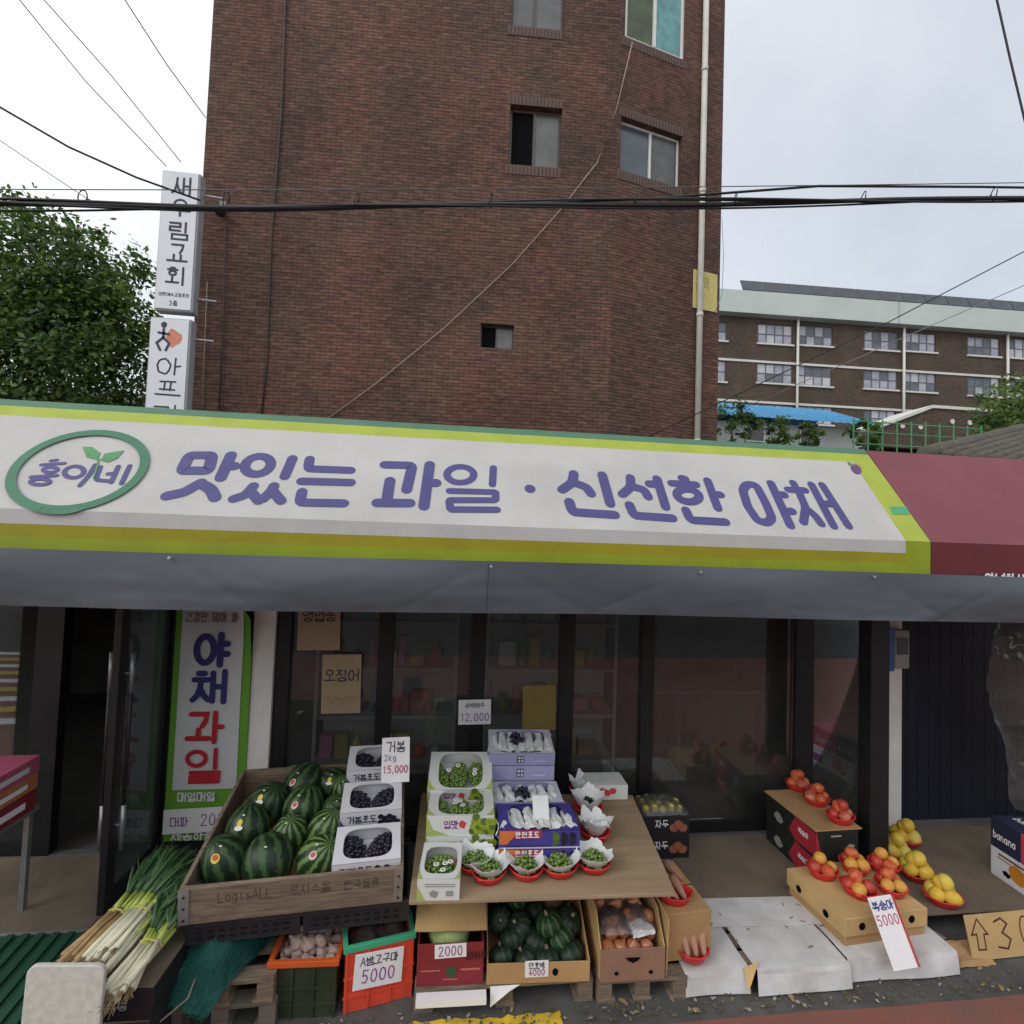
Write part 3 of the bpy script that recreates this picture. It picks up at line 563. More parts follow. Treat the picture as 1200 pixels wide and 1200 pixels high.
m = MB(); write(m, '음악', .05, shh*.5, shh*.36, .022, face_map(-.002), wfac=.5, gap=.2); m.build('lettering', mat('sign_brown', (.34, .27, .09)), o)
lp = lc(262, 247, A, D1, N1)
o = thing('wall_lamp', 'dark bracket lamp fixed on the brick wall below the cables', 'lamp', A+D1*lp[0]+N1*.0+Vector((0, 0, lp[1])), (0, 0, r1))
MB().box(-.06, -.05, -.05, .06, 0, .16).build('bracket', mat('lamp_grey', (.2, .2, .19)), o, bevel=.01); MB().ball((0, -.14, -.1), .09, .12, .09).build('lamp_head', BLACKP, o, smooth=True)
def cordw(pts, r, mt, label, n=5):
    o = MB().tube([Vector(p) for p in pts], r, n).build('hanging_cord', mt, smooth=True); return tag(o, label, 'cord')
CBL = mat('cable_black', (.012, .012, .013), .5, .2); CGR = mat('cord_grey', (.25, .2, .18), .7); CRD = mat('cord_dark', (.05, .035, .03), .7)
cordw([at_plane(x, y, A+N1*.03, N1) for x, y in ((335, -20), (330, 130), (318, 280), (313, 420), (306, 490))], .018, CRD, 'dark cord hanging straight down the brick wall from the roof')
cordw([at_plane(x, y, A+N1*.03, N1) for x, y in ((264, 262), (262, 380), (257, 480))], .014, CRD, 'thin dark cord running down below the wall lamp')
cordw([at_plane(x, y, A+N1*.04, N1) for x, y in ((741, 50), (722, 130), (700, 190), (655, 248), (600, 310), (520, 385), (440, 450), (385, 490))], .011, mat('rope_pale', (.32, .25, .22), .8), 'pale thin rope slanting across the brick wall from the white framed window')
cordw([at_plane(x, y, A+N1*.03, N1) for x, y in ((243, 330), (240, 400), (236, 490))], .009, CGR, 'thin pale cord near the left edge of the brick wall')
# ------------------------------------------------------------------ projecting light box signs
LBX = mat('lightbox_white', (.62, .64, .68), .5, .05, 2); LBS = mat('lightbox_side', (.34, .35, .36), .5, .06)
def lightbox(label, px0, px1, py0, py1, Y):
    p = at((px0+px1)/2, py1, Y=Y); q = at((px0+px1)/2, py0, Y=Y); wd = at(px1, (py0+py1)/2, Y=Y).x-at(px0, (py0+py1)/2, Y=Y).x; h = q.z-p.z
    o = thing('light_box_sign', label, 'sign', (p.x-wd/2, Y, p.z)); MB().box(0, .02, 0, wd, .22, h).build('case', LBS, o, bevel=.02); MB().box(.03, 0, .03, wd-.03, .019, h-.03).build('face', LBX, o)
    MB().tube([(wd/2, .12, .3), (wd+.3, .2, .3)], .02, 8).build('bracket', STEEL, o); MB().tube([(wd/2, .12, h-.3), (wd+.3, .2, h-.3)], .02, 8).build('bracket', STEEL, o)
    return o, wd, h
o, wd, h = lightbox('upper white light box sign with five dark vertical Hangul letters beside the brick building', 179, 225, 199, 364, 9.3)
m = MB(); write(m, '새우림교회', wd*.29, h-.42, .30, .038, face_map(-.002), wfac=1.05, gap=.33, vertical=True); m.build('lettering', mat('ink_grey', (.03, .035, .06)), o)
m = MB(); write(m, '대한예수교장로회', wd*.13, .25, .058, .009, face_map(-.002), gap=.15); m.build('lettering', MC['ink_grey'], o); m = MB(); write(m, '3층', wd*.40, .09, .08, .012, face_map(-.002)); m.build('lettering', MC['ink_grey'], o)
o, wd, h = lightbox('lower white light box sign with brush lettering and a small figure drawing', 166, 215, 371, 520, 9.3)
m = MB(); write(m, '아프리카', wd*.24, h-1.0, .29, .03, face_map(-.002), wfac=1.35, gap=.42, vertical=True, jit=.03); m.build('lettering', MC['ink_grey'], o)
m = MB(); cx, cz = wd*.36, h-.38
m.poly([(cx+.05*math.cos(k*.6), -.002, cz+.24+.055*math.sin(k*.6)) for k in range(10)])
for P in ([(0, .17), (0, .02)], [(-.08, .1), (.09, .08)], [(0, .02), (-.1, -.08), (-.04, -.2)], [(0, .02), (.1, -.08), (.05, -.2)]): m.ribbon([(cx+a, cz+c) for a, c in P], .04, False, face_map(-.003), .001*len(P))
m.build('figure_motif', MC['ink_grey'], o)
m = MB(); m.poly([(wd*.62+.13*math.cos(k*.5), -.002, h-.36+.15*math.sin(k*.5)*(1+.25*math.cos(k*1.5))) for k in range(12)]); m.build('orange_motif', mat('motif_orange', (.55, .2, .12)), o)
# ------------------------------------------------------------------ trees
def leaf_mat(name, col):
    m = mat(name, col, .5, .3, 2); t = m.node_tree; p = t.nodes['Principled BSDF']; o = [n for n in t.nodes if n.type == 'OUTPUT_MATERIAL'][0]
    tr = N(t, 'ShaderNodeBsdfTranslucent'); tr.inputs[0].default_value = (col[0]*1.5, col[1]*1.6, col[2], 1); mx = N(t, 'ShaderNodeMixShader'); mx.inputs[0].default_value = .4
    t.links.new(p.outputs[0], mx.inputs[1]); t.links.new(tr.outputs[0], mx.inputs[2]); t.links.new(mx.outputs[0], o.inputs[0]); return m
LG = [leaf_mat('leaf_dark', (.03, .068, .018)), leaf_mat('leaf_mid', (.06, .115, .026)), leaf_mat('leaf_light', (.11, .17, .04))]
BARK = mat('bark', (.09, .065, .045), .9, .3, 8, .5, 40)
def tree(name, label, base, trunk_h, blobs, n, ls, seed, group=None, mix=(3, 3, 1), cat='tree'):
    rd = random.Random(seed); t = thing(name, label, cat, base, group=group); m = MB()
    tr = MB(); tr.tube([(0, 0, -.3), (.05, 0, trunk_h*.5), (0, .05, trunk_h)], [.05*trunk_h**.8+.03, .04*trunk_h**.8+.02, .03*trunk_h**.8+.015], 8)
    for c, r in blobs: tr.tube([(0, .05, trunk_h*.8), (c[0]*.5, c[1]*.5, (trunk_h*.8+c[2])/2+.1), tuple(c)], [.02*trunk_h**.8+.01, .015*trunk_h**.8+.008, .008], 6)
    tr.build('trunk', BARK, t, smooth=True)
    tot = sum(r[0]*r[1]*r[2] for c, r in blobs)**1
    for c, r in blobs:
        k = int(n*(r[0]*r[1]*r[2])/tot); subs = []
        for _ in range(max(6, k//38)):
            d = Vector((rd.gauss(0, 1), rd.gauss(0, 1), rd.gauss(0, 1))).normalized()*(.45+.55*rd.random()**.5); subs.append((d, rd.uniform(.13, .3), rd.choice((0,)*mix[0]+(1,)*mix[1]+(2,)*mix[2])))
        for _ in range(k):
            d, sz, mi = rd.choice(subs); g = d+Vector((rd.gauss(0, 1), rd.gauss(0, 1), rd.gauss(0, .8)))*sz*.5
            p = Vector((c[0]+g.x*r[0], c[1]+g.y*r[1], c[2]+g.z*r[2])); nn = (Vector((rd.gauss(0, .6), rd.gauss(0, .6), rd.gauss(.6, .6)))+d*.6).normalized()
            u = nn.cross(Vector((rd.gauss(0, 1), rd.gauss(0, 1), rd.gauss(0, 1)))).normalized(); v = nn.cross(u); s = ls*rd.uniform(.6, 1.3)
            m.mi = mi if rd.random() < .8 else rd.choice((0, 1, 2))
            m.poly([p-u*s, p-v*s*.55-nn*s*.1, p+u*s*1.1, p+v*s*.55-nn*s*.1])
    m.build('crown', LG, t); return t
tree('broadleaf_tree', 'large dense broadleaf tree left of the light box signs', (-11.5, 15, hill(0, 15)), 5.0,
     [((-1.5, .3, 7.4), (3.6, 2.6, 3.6)), ((1.2, -.3, 6.0), (2.4, 2.2, 3.0)), ((.3, 0, 8.6), (2.2, 2, 2.1)), ((-4.6, .3, 7.0), (3, 2.4, 3.8)), ((2.0, -.2, 8.0), (1.2, 1.2, 1.9)), ((2.1, 0, 4.2), (1.6, 1.5, 1.6))], 60000, .085, 3, mix=(2, 4, 3))  # larger share of light leaf clumps paints brighter highlights into the crown
p = at(1185, 470, Y=17)
tree('leafy_tree', 'bright green leafy tree beyond the old tiled roof', (p.x+.6, 17, hill(0, 17)), p.z-hill(0, 17)-.9, [((0, 0, p.z-hill(0, 17)), (1.6, 1.3, 1.1)), ((1.4, .2, p.z-hill(0, 17)-.1), (1.4, 1.3, 1.3)), ((-.9, 0, p.z-hill(0, 17)-.8), (1, 1, .8))], 5200, .085, 5, mix=(1, 3, 4))
for k, (px, py, Y, s) in enumerate(((858, 498, 17, .9), (905, 508, 16.5, .7), (948, 512, 17, .55), (1012, 510, 16.2, .6))):
    p = at(px, py, Y=Y); g = hill(0, Y)
    tree('garden_shrub', ['tall leafy garden shrub hugging the brick building under the blue roof', 'leafy shrub below the middle of the blue roof', 'low shrub with thin stems under the blue eave', 'low green shrub at the end of the green fence'][k], (p.x, Y, g), max(.5, p.z-g-s*.7), [((0, 0, p.z-g), (s, s*.8, s)), ((s*.6, 0, p.z-g-s*.5), (s*.7, s*.6, s*.7))], 900, .075, 20+k, mix=(2, 3, 3), cat='shrub')
# ------------------------------------------------------------------ school on the hill
SA = Vector((17, 43.2, 0)); SD = Vector((1, -.035, 0)).normalized(); SN = Vector((SD.y, -SD.x, 0)); sr = math.atan2(SD.y, SD.x)
sch = thing('school_building', 'long three storey brown brick school building with pale roof fascia on the hill', 'building', (SA.x, SA.y, 10.0), (0, 0, sr))
def sl_(px, py): p = at_plane(px, py, SA, SN); return (p-SA).dot(SD), p.z-10
wins = [(838, 852, 377, 399), (888, 929, 380, 403), (935, 976, 382, 405), (1013, 1053, 388, 410), (1059, 1097, 390, 412), (1134, 1172, 395, 417), (1180, 1220, 397, 420),
        (837, 851, 422, 447), (887, 929, 426, 449), (933, 975, 428, 452), (1012, 1052, 433, 456), (1058, 1097, 436, 459), (1134, 1172, 441, 464), (1012, 1050, 480, 500), (1180, 1220, 443, 466), (888, 929, 474, 495), (935, 976, 476, 497)]
hs = []
for x0, x1, y0, y1 in wins:
    xm, ym = (x0+x1)/2, (y0+y1)/2; hs.append((sl_(x0, ym)[0], sl_(x1, ym)[0], sl_(xm, y1)[1], sl_(xm, y0)[1]))
ftop, fbot = sl_(1020, 357)[1], sl_(1020, 382)[1]
m = MB(); wall_holes(m, 44, fbot+.3, hs, .25); m.build('wall', brick_mat('school_brick', (.105, .082, .066), (.075, .058, .047), (.07, .062, .054), .3, .1, .02, .4, .35), sch)
m = MB(); m.box(0, .26, 0, 44, 12, fbot+.2); m.build('inner_block', mat('school_dark', (.03, .03, .035)), sch)
MB().box(-.5, -.9, fbot, 44.5, 12, ftop).build('roof_fascia', mat('fascia_pale', (.42, .47, .44), .6, .06, .4), sch)
MB().box(22.6, -.93, fbot, 22.68, -.905, ftop).build('fascia_joint', STEEL, sch)
SG = [mat('school_pane', (.30, .31, .36), .2, .25, 1, spec=.5), mat('school_pane_dark', (.10, .11, .13), .2, .3, 1, spec=.5), mat('school_pane_pale', (.45, .45, .48), .4, .1, 1)]
SFR = mat('school_frame', (.09, .10, .115), .5); SSL = mat('school_sill', (.55, .54, .5), .7)
rd = random.Random(4)
for a, c, e, g in hs:
    wd, h = c-a, g-e; nn = 4 if wd > 2 else (1 if wd < 1.2 else 3); t = .1
    f = MB(); f.box(0, 0, 0, wd, .06, t); f.box(0, 0, h-t, wd, .06, h)
    for k in range(nn+1): x = (wd-t)*k/nn; f.box(x, -.005, t, x+t, .055, h-t)
    f.box(t, .002, h*.45, wd-t, .05, h*.45+t)
    o = f.build('window', SFR, sch, loc=(a, .1, e))
    for k in range(nn):
        x = (wd-t)*k/nn
        for z0, z1 in ((t, h*.45), (h*.45+t, h-t)): MB().box(x+t, .02, z0, x+(wd-t)/nn, .03, z1).build('pane', rd.choice((SG[0], SG[0], SG[1], SG[2])), o)
    MB().box(-.1, -.25, -.16, wd+.1, .1, -.01).build('sill', SSL, o)
for px, py in ((1000, 431), (900, 472)): z = sl_(px, py)[1]; MB().box(0, -.09, z-.1, 44, -.002, z+.1).build('string_course', SSL, sch)
for px in (932, 1056, 1177): x = sl_(px, 440)[0]; MB().tube([(x, -.32, 0), (x, -.32, fbot-.01)], .11, 8).build('drain_pipe', SSL, sch, smooth=True)
SOLM = mat('solar_panel', (.035, .042, .05), .25, .3, 1, spec=.6)
pm = MB(); pm.box(0, 0, 0, 2.1, .05, 1.2); pm = pm.mesh('panel', SOLM); fm_ = MB(); fm_.box(-.04, .052, -.04, 2.14, .1, 1.24); fm_ = fm_.mesh('frame', STEEL)
sl0 = MB(); sl0.box(.2, .1, -.1, .26, .16, .4); sl0.box(1.8, .1, -.1, 1.86, .16, .4); sl0 = sl0.mesh('support', STEEL)
x0 = sl_(866, 350)[0]
for k in range(15):
    p = Matrix.Rotation(sr, 4, 'Z') @ Vector((x0+k*2.2, -.75, ftop+.15)); t = thing('solar_panel', 'dark solar panel in the row along the school roof edge', 'solar panel', Vector((SA.x, SA.y, 10))+p, (R(-25), 0, sr), 'solar panels on the school roof')
    ob('panel', pm, t); ob('frame', fm_, t); ob('support', sl0, t)
# blue roofed house, outbuilding, fence, tiled roof
g = hill(0, 21); p0, p1 = at(800, 470, Y=21), at(1032, 495, Y=21)
hb = thing('blue_roof_house', 'small pale house with a bright blue sheet metal roof between brick building and school', 'house', (p0.x, 21, g)); wd = p1.x-p0.x; rz = 8.45-g
MB().box(.3, .5, 0, wd-.5, 6, rz-.62).build('wall', mat('pale_wall', (.4, .42, .4), .8, .15, 1), hb)
m = MB(); m.grid(lambda u, v: (-.2+(wd+.3)*u, -.2+3.5*v, rz-.5-.06*u+1.5*v), 1, 1); m.grid(lambda u, v: (-.2+(wd+.3)*u, 6.8-3.5*v, rz-.5-.06*u+1.5*v), 1, 1); rf = m.build('roof', mat('blue_roof', (.08, .30, .52), .45, .1, 1), hb)
for k in range(26): x = k*(wd+.3)/26-.15; MB().tube([(x, -.21, rz-.48-.06*k/26), (x, 3.3, rz+1.02-.06*k/26)], .025, 5).build('roof_rib', MC['blue_roof'], rf)
for x in (3.2, 5.8): o = MB().box(x, .43, rz-1.5, x+.9, .49, rz-.5).build('window', FRW, hb); MB().box(x+.06, .41, rz-1.44, x+.84, .429, rz-.56).build('pane', DULLG, o)
g = hill(0, 31); pa, pb, pc = at(1020, 500, Y=31), at(1093, 475, Y=30), at(1145, 481, Y=30)
oh = thing('brick_outbuilding', 'low brick outbuilding with white coping in front of the school', 'building', (pb.x, 30, g)); hz = pb.z-g
MB().box(0, 0, 0, pc.x-pb.x+2, 3, hz-.2).build('wall', MC['school_brick'], oh); MB().box(-.1, -.12, hz-.2, pc.x-pb.x+2.1, 3.1, hz).build('coping', SSL, oh)
MB().prism([(pa.x-pb.x, 0), (-.01, 0), (-.01, hz-.22), (pa.x-pb.x, pa.z-g-.2)], .02, 2.9).build('wall', MC['school_brick'], oh); MB().prism([(pa.x-pb.x, pa.z-g-.2), (-.11, hz-.22), (-.11, hz-.001), (pa.x-pb.x, pa.z-g)], -.1, 3).build('coping', SSL, oh)
for k in range(4): MB().lathe([(0, -.02), (.16, -.02), (.16, .02), (0, .02)], 12).build('round_vent', SSL, oh, loc=(-2.2+k*1.3+(1 if k > 1 else 0), -.05 if k > 1 else -.02, hz-1.0-(0.5 if k < 2 else 0)), rot=(R(90), 0, 0))
FG = mat('fence_green', (.06, .26, .11), .5, .15)
p0, p1 = at(1000, 520, Y=15.5), at(1150, 517, Y=15.5); gt = at(1060, 497, Y=15.5).z; g = hill(0, 15.5)
fe = thing('green_fence', 'green painted metal railing fence behind the maroon awning', 'fence', (p0.x, 15.5, g)); wd = p1.x-p0.x
for z in (gt-g, gt-g-.35, gt-g-.75): MB().tube([(0, 0, z), (wd, 0, z)], .02, 6).build('rail', FG, fe)
for k in range(10): MB().tube([(k*wd/9, 0, -.2), (k*wd/9, 0, gt-g+.1)], .024, 6).build('fence_post', FG, fe)
p1, p2 = at(1082, 533, Y=6.2), at(1215, 499, Y=9.0); e = p2-p1
th = thing('tiled_roof_house', 'old house with a weathered grey brown tiled roof behind the maroon awning', 'house', (p1.x, p1.y, 0))
TIL = mat('old_tile', (.115, .1, .075), .85, 0, 5, .4, 40, col2=(.06, .055, .045)); DR = Vector((1, .05, -.02))
MB().box(.4, .5, .05, 6, 4, p1.z-.25).build('wall', mat('house_wall', (.3, .28, .25), .85, .15), th)
m = MB(); z = p1.z; m.poly([(0, 0, z-.04), tuple(Vector((0, 0, z-.04))+DR*6), tuple(Vector((0, 0, z-.04))+DR*6+e*1.1), tuple(Vector((0, 0, z-.04))+e*1.1)]); rf = m.build('roof', TIL, th)
for k in range(22):
    q = Vector((.02, 0, z))+DR*(k*.26); MB().tube([q+e*(i/10)*1.1+Vector((0, 0, .012*(i % 2))) for i in range(11)], .075 if k else .12, 6).build('tile_row', TIL, rf, smooth=True)
# ------------------------------------------------------------------ overhead cables
def cable(pts, r, label, name='overhead_cable', mt=None, n=6, group=None):
    o = MB().tube(pts, r, n).build(name, mt or CBL, smooth=True); return tag(o, label, 'cable', group)
def span(y, ts, zoff, amp, ph, px_y=((-140, 238), (600, 241), (1340, 229))):
    a, b_, c = [at(px, py, Y=y) for px, py in px_y]; out = []
    for i in range(61):
        t = i/60; p = a*(1-t)*(1-2*t)+b_*4*t*(1-t)+c*t*(2*t-1); out.append(p+Vector((0, amp*math.cos(t*ts+ph), zoff+amp*math.sin(t*ts+ph))))
    u0, u1 = (a-b_).normalized(), (c-b_).normalized()
    return [out[0]+u0*14]+out+[out[-1]+u1*14]
CY = 5.2
cable(span(CY, 18, 0, .012, 0), .024, 'thickest black cable of the bundle crossing the brick wall')
cable(span(CY, 13, .025, .03, 1.), .013, 'black cable twisting around the thick bundle cable', group='bundle strands'); cable(span(CY, 10, .012, .045, 2.4), .012, 'black cable twisting around the thick bundle cable', group='bundle strands')
cable(span(CY, 11, -.02, .03, 4.2), .010, 'black cable twisting around the thick bundle cable', group='bundle strands')
cable(span(CY, 3, .10, .012, 0, ((-140, 232), (600, 233), (1340, 222))), .005, 'thin grey messenger wire just above the cable bundle', mt=mat('wire_grey', (.1, .1, .1), .5))
pts = span(CY, 18, .06, 0, 0)
cable([at(560, 240, Y=CY), at(760, 233, Y=CY), at(960, 218, Y=CY), at(1150, 219, Y=CY), at(1340, 222, Y=CY), at(1340, 222, Y=CY)+Vector((14, 0, .6))], .013, 'black cable bowing upward from the bundle on the right')
for px, py in ((97, 236), (265, 238), (418, 238), (575, 238), (745, 237), (862, 236), (1012, 235), (1165, 230)):
    p = at(px, py, Y=CY); o = MB().tube([p+Vector((.015*math.sin(a*1.3), .045*math.cos(a), .03+.075*math.sin(a))) for a in [k*.5 for k in range(14)]], .006, 5).build('cable_hook', CBL, smooth=True); tag(o, 'wire hanger ring looped around the cable bundle', 'cable hanger', 'hanger rings on the cable bundle')
def wire(ps, r, label, mt=None):
    P = [at(px, py, Y=Y) for px, py, Y in ps]; out = lambda q: not (0 <= q[0] <= 1200 and 0 <= q[1] <= 1200)
    if out(ps[0]): P.insert(0, P[0]+(P[0]-P[1])*6)
    if out(ps[-1]): P.append(P[-1]+(P[-1]-P[-2])*6)
    return cable(P, r, label, 'overhead_wire', mt)
WG = mat('wire_pale', (.22, .22, .23), .6)
wire([(15, -10, 9), (100, 95, 10.5), (195, 195, 12.4)], .010, 'thin grey wire slanting to the upper light box sign, lower of two', WG); wire([(43, -10, 9), (130, 88, 10.5), (212, 190, 12.4)], .010, 'thin grey wire slanting to the upper light box sign, upper of two', WG)
wire([(140, -10, 8), (195, 75, 9.3), (241, 138, 11)], .010, 'thin grey wire slanting down to the left edge of the brick building', WG)
wire([(-20, 114, 6), (80, 172, 6.2), (160, 208, 6.4), (235, 235, 6.6)], .012, 'black wire sagging down to the left end of the brick wall'); wire([(-10, 158, 10), (60, 205, 11), (110, 238, 12)], .008, 'thin wire dropping into the tree crown', WG)
wire([(1166, -10, 5.5), (1184, 70, 5.5), (1203, 150, 5.5)], .013, 'black wire dropping steeply at the upper right of the school')
wire([(1215, 287, 8), (1040, 378, 8.6), (760, 512, 9.4)], .011, 'black wire slanting across the school front to the drain pipe'); wire([(1215, 328, 9), (1090, 382, 10), (840, 492, 12)], .009, 'thin wire slanting below the black wire across the school front', WG)
wire([(846, 255, 9.6), (848, 300, 9.6), (846, 345, 9.7), (838, 366, 9.8)], .007, 'pale blue cable hanging beside the brick corner', mat('wire_blue', (.25, .35, .45)))
# ------------------------------------------------------------------ the other side of the street (seen mirrored in the shop glass)
oh = thing('opposite_house', 'plain brick house across the street behind the viewer', 'house', (-12, -13, 0))
MB().box(0, -5, 0, 24, 0, 5.5).build('wall', MC['dark_red_brick'], oh)
for k in range(5):
    o = MB().box(1.5+k*4.6, .001, 3.6, 3.3+k*4.6, .06, 5).build('window', FRW, oh); MB().box(1.6+k*4.6, .061, 3.7, 3.2+k*4.6, .065, 4.9).build('pane', DULLG, o)
# ------------------------------------------------------------------ goods: shared pieces
def relax(pts, rs, it=80):
    for _ in range(it):
        for i in range(len(pts)):
            for j in range(i):
                d = pts[i]-pts[j]; k = rs[i]+rs[j]-d.length
                if k > 0: d = d.normalized() if d.length > 1e-5 else Vector((1, 0)); pts[i] += d*k*.5; pts[j] -= d*k*.5
    return pts
BM = MB(); BM.lathe([(.0, .004), (.74, .0), (.80, .004), (.96, .75), (1.0, .92), (1.06, .96), (1.06, 1.0), (.98, 1.0), (.93, .78), (.76, .10), (0, .10)], 28)
BASK = {}
def basket(label, loc, a=.1, b_=.085, h=.05, rz=0., group=None):
    k = (a, b_, h)
    if k not in BASK:
        q = MB(); q.lathe([(r, z*h) for r, z in [(.0, .04), (.72, .0), (.78, .04), (.95, .75), (.97, .88), (.93, .88), (.90, .75), (.74, .14), (0, .14)]], 28, a, b_)
        r = MB(); r.lathe([(x, z*h) for x, z in [(.935, .885), (1.03, .90), (1.05, .98), (1.0, 1.02), (.94, 1.0), (.935, .885)]], 28, a, b_)
        hd = MB().box(a*1.0, -.012, h*.9, a*1.12, .012, h*.98); hd2 = MB().box(-a*1.12, -.012, h*.9, -a*1.0, .012, h*.98)
        BASK[k] = (q.mesh('bowl', REDP, True), r.mesh('rim', REDP, True), hd.mesh('handle_tab', REDP), hd2.mesh('handle_tab', REDP))
    t = thing('red_basket', label, 'basket', loc, (0, 0, rz), group)
    for n_, me in zip(('bowl', 'rim', 'handle_tab', 'handle_tab'), BASK[k]): ob(n_, me, t)
    return t
def fruit_mesh(name, prof, mt, n=16, fn=None): return MB().lathe(prof, n, fn=fn).mesh(name, mt, True)
def sph(rz=1., m=10, dim=.0): return [(0, -rz)]+[(math.sin(math.pi*i/m), -math.cos(math.pi*i/m)*rz) for i in range(1, m)]+[(.12, rz*.93)][:1 if dim else 0]+[(0, rz*(1-dim))]
def two_tone(name, a, b_, sc_=14., pos=(.42, .62), rough=.45):
    return mat(name, a, rough, 0, sc_, col2=b_, detail=2.)
PEACH = [two_tone('nectarine_a', (.50, .035, .03), (.60, .20, .05), 1.3), two_tone('nectarine_b', (.36, .02, .025), (.5, .07, .04), 1.2), two_tone('nectarine_c', (.62, .28, .05), (.66, .36, .07), 1.2)]
PCHB = [two_tone('peach_a', (.45, .07, .05), (.60, .26, .13), 1.4), two_tone('peach_b', (.56, .20, .10), (.46, .07, .05), 1.4)]
YEL3 = [two_tone('yellow_fruit_a', (.68, .47, .035), (.70, .57, .12), 1.2), two_tone('yellow_fruit_b', (.68, .54, .09), (.55, .50, .12), 1.1), two_tone('yellow_fruit_c', (.66, .38, .035), (.70, .53, .07), 1.1)]
FM = {}
def fruit(name, label, cat, group, loc, r, mt, rz=1., stretch=1.):
    k = (mt.name, rz)
    if k not in FM: FM[k] = fruit_mesh(name, sph(rz, 10, .12), mt, 16, lambda a, z: 1-.05*max(0, math.cos(a))**8)
    o = ob(name, FM[k]); o.location = loc; o.scale = (r*random.uniform(.93, 1.07), r*random.uniform(.93, 1.07), r*random.uniform(.92, 1.05)); o.rotation_euler = (random.uniform(-1, 1), random.uniform(-1, 1), random.uniform(0, 6)); return tag(o, label, cat, group)
def fill(loc, mats, name, label, cat, group, r=.04, n=5, a=.055, rz=.95, rot=0.):
    for k in range(n):
        if k < 4: ang = rot+k*math.pi/2+random.uniform(-.15, .15); p = Vector((a*math.cos(ang), a*.85*math.sin(ang), .012+r))
        else: ang = k*2.2; p = Vector((.016*math.cos(ang), .016*math.sin(ang), .012+r*2.25+(k-4)*.02))
        fruit(name, label, cat, group, Vector(loc)+p, r*random.uniform(.92, 1.06), random.choice(mats), rz)
GB = {}
def bunch_mesh(key, mt, n, rx, ry, rz, r, seed):
    if key in GB: return GB[key]
    rd = random.Random(seed); bm_ = bmesh.new(); bmesh.ops.create_icosphere(bm_, subdivisions=2 if r > .013 else 1, radius=1); vs = [v.co.copy() for v in bm_.verts]; fs = [[v.index for v in f.verts] for f in bm_.faces]; bm_.free()
    q = MB(); pts = []; tries = 0
    while len(pts) < n and tries < 6000:
        tries += 1; d = Vector((rd.gauss(0, 1), rd.gauss(0, 1), rd.gauss(0, 1))).normalized()*(rd.random()**.3); p = Vector((d.x*rx, d.y*ry, abs(d.z)*rz))
        if all((p-o_).length > r*1.4 for o_ in pts): pts.append(p)
    for p in pts:
        s = r*rd.uniform(.88, 1.1); b0 = len(q.v)
        for v in vs: q.pt(p+v*s)
        for f in fs: q.face([b0+i for i in f])
    GB[key] = q.mesh(key, mt, True); return GB[key]
GRG = mat('green_grape', (.13, .21, .045), .3, .25, 30, spec=.5); GRB = mat('black_grape', (.018, .014, .032), .45, .4, 40); GRY = mat('yellow_grape', (.26, .33, .07), .3, .2, 30)
WRAP = mat('white_wrap', (.66, .68, .68), .7, .08, 12, .25, 40); STK = mat('sticker_white', (.75, .75, .72), .6, .03)
def carton_hole(label, loc, rot, wd, dp, h, side, lid, print_fn=None, name='fruit_carton', hole=(.17, .12), group=None, cat='carton', liner=None):
    """low display carton whose lid has a rounded window"""
    t = thing(name, label, cat, loc, rot, group); MB().open_box(wd, dp, h-.003, .004).build('tray', side, t)
    q = MB(); n = 36; inn = []; out = []
    hx, hy = wd*(.5-hole[0]), dp*(.5-hole[1])
    for k in range(n):
        a = 2*math.pi*k/n; c, s = math.cos(a), math.sin(a); e = .55
        inn.append((wd/2+hx*math.copysign(abs(c)**e, c), dp/2+hy*math.copysign(abs(s)**e, s)))
        sc_ = min((wd/2)/max(1e-6, abs(c)), (dp/2)/max(1e-6, abs(s))); out.append((wd/2+c*sc_, dp/2+s*sc_))
    # corners: snap nearest
    for cx in (0, wd):
        for cy in (0, dp): k = min(range(n), key=lambda i: (out[i][0]-cx)**2+(out[i][1]-cy)**2); out[k] = (cx, cy)
    for z, fl in ((h, 0), (h-.003, 1)):
        a = [q.pt((x, y, z)) for x, y in inn]; c = [q.pt((x, y, z)) for x, y in out]
        for k in range(n):
            j = (k+1) % n; f = (a[k], c[k], c[j], a[j]); q.face(f if not fl else f[::-1])
    q.build('lid', lid, t)
    if print_fn: print_fn(t, wd, dp, h)
    return t
def panel(t, x0, x1, z0, z1, mt, y=-.0012, name='printed_panel'): q = MB(); q.poly([(x0, y, z0), (x1, y, z0), (x1, y, z1), (x0, y, z1)]); return q.build(name, mt, t)
def blob(t, cx, cz, rx, rz, mt, y=-.0018, name='printed_motif', n=14, lump=.15):
    q = MB(); q.poly([(cx+rx*(1+lump*math.sin(5*a))*math.cos(a), y, cz+rz*(1+lump*math.sin(4*a))*math.sin(a)) for a in [2*math.pi*k/n for k in range(n)]]); return q.build(name, mt, t)
def put_bunches(world_fn, n_x, n_y, wd, dp, z, mt, key, label, group, nb=42, r=.0125, wrap=False, lab2='', cat='grapes'):
    for i in range(n_x):
        for j in range(n_y):
            x = wd*(i+.5)/n_x; y = dp*(j+.5)/n_y
            me = bunch_mesh(key+str((i+j) % 2), mt, nb, wd/n_x*.44, dp/n_y*.44, .035, r, i+j)
            o = ob('grape_bunch', me); o.matrix_world = world_fn @ Matrix.Translation((x, y, z)) @ Matrix.Rotation(random.uniform(-.3, .3), 4, 'Z'); tag(o, label, cat, group)
def MW(loc, rot): 
    from mathutils import Euler
    return Matrix.Translation(Vector(loc)) @ Euler(rot, 'XYZ').to_matrix().to_4x4()
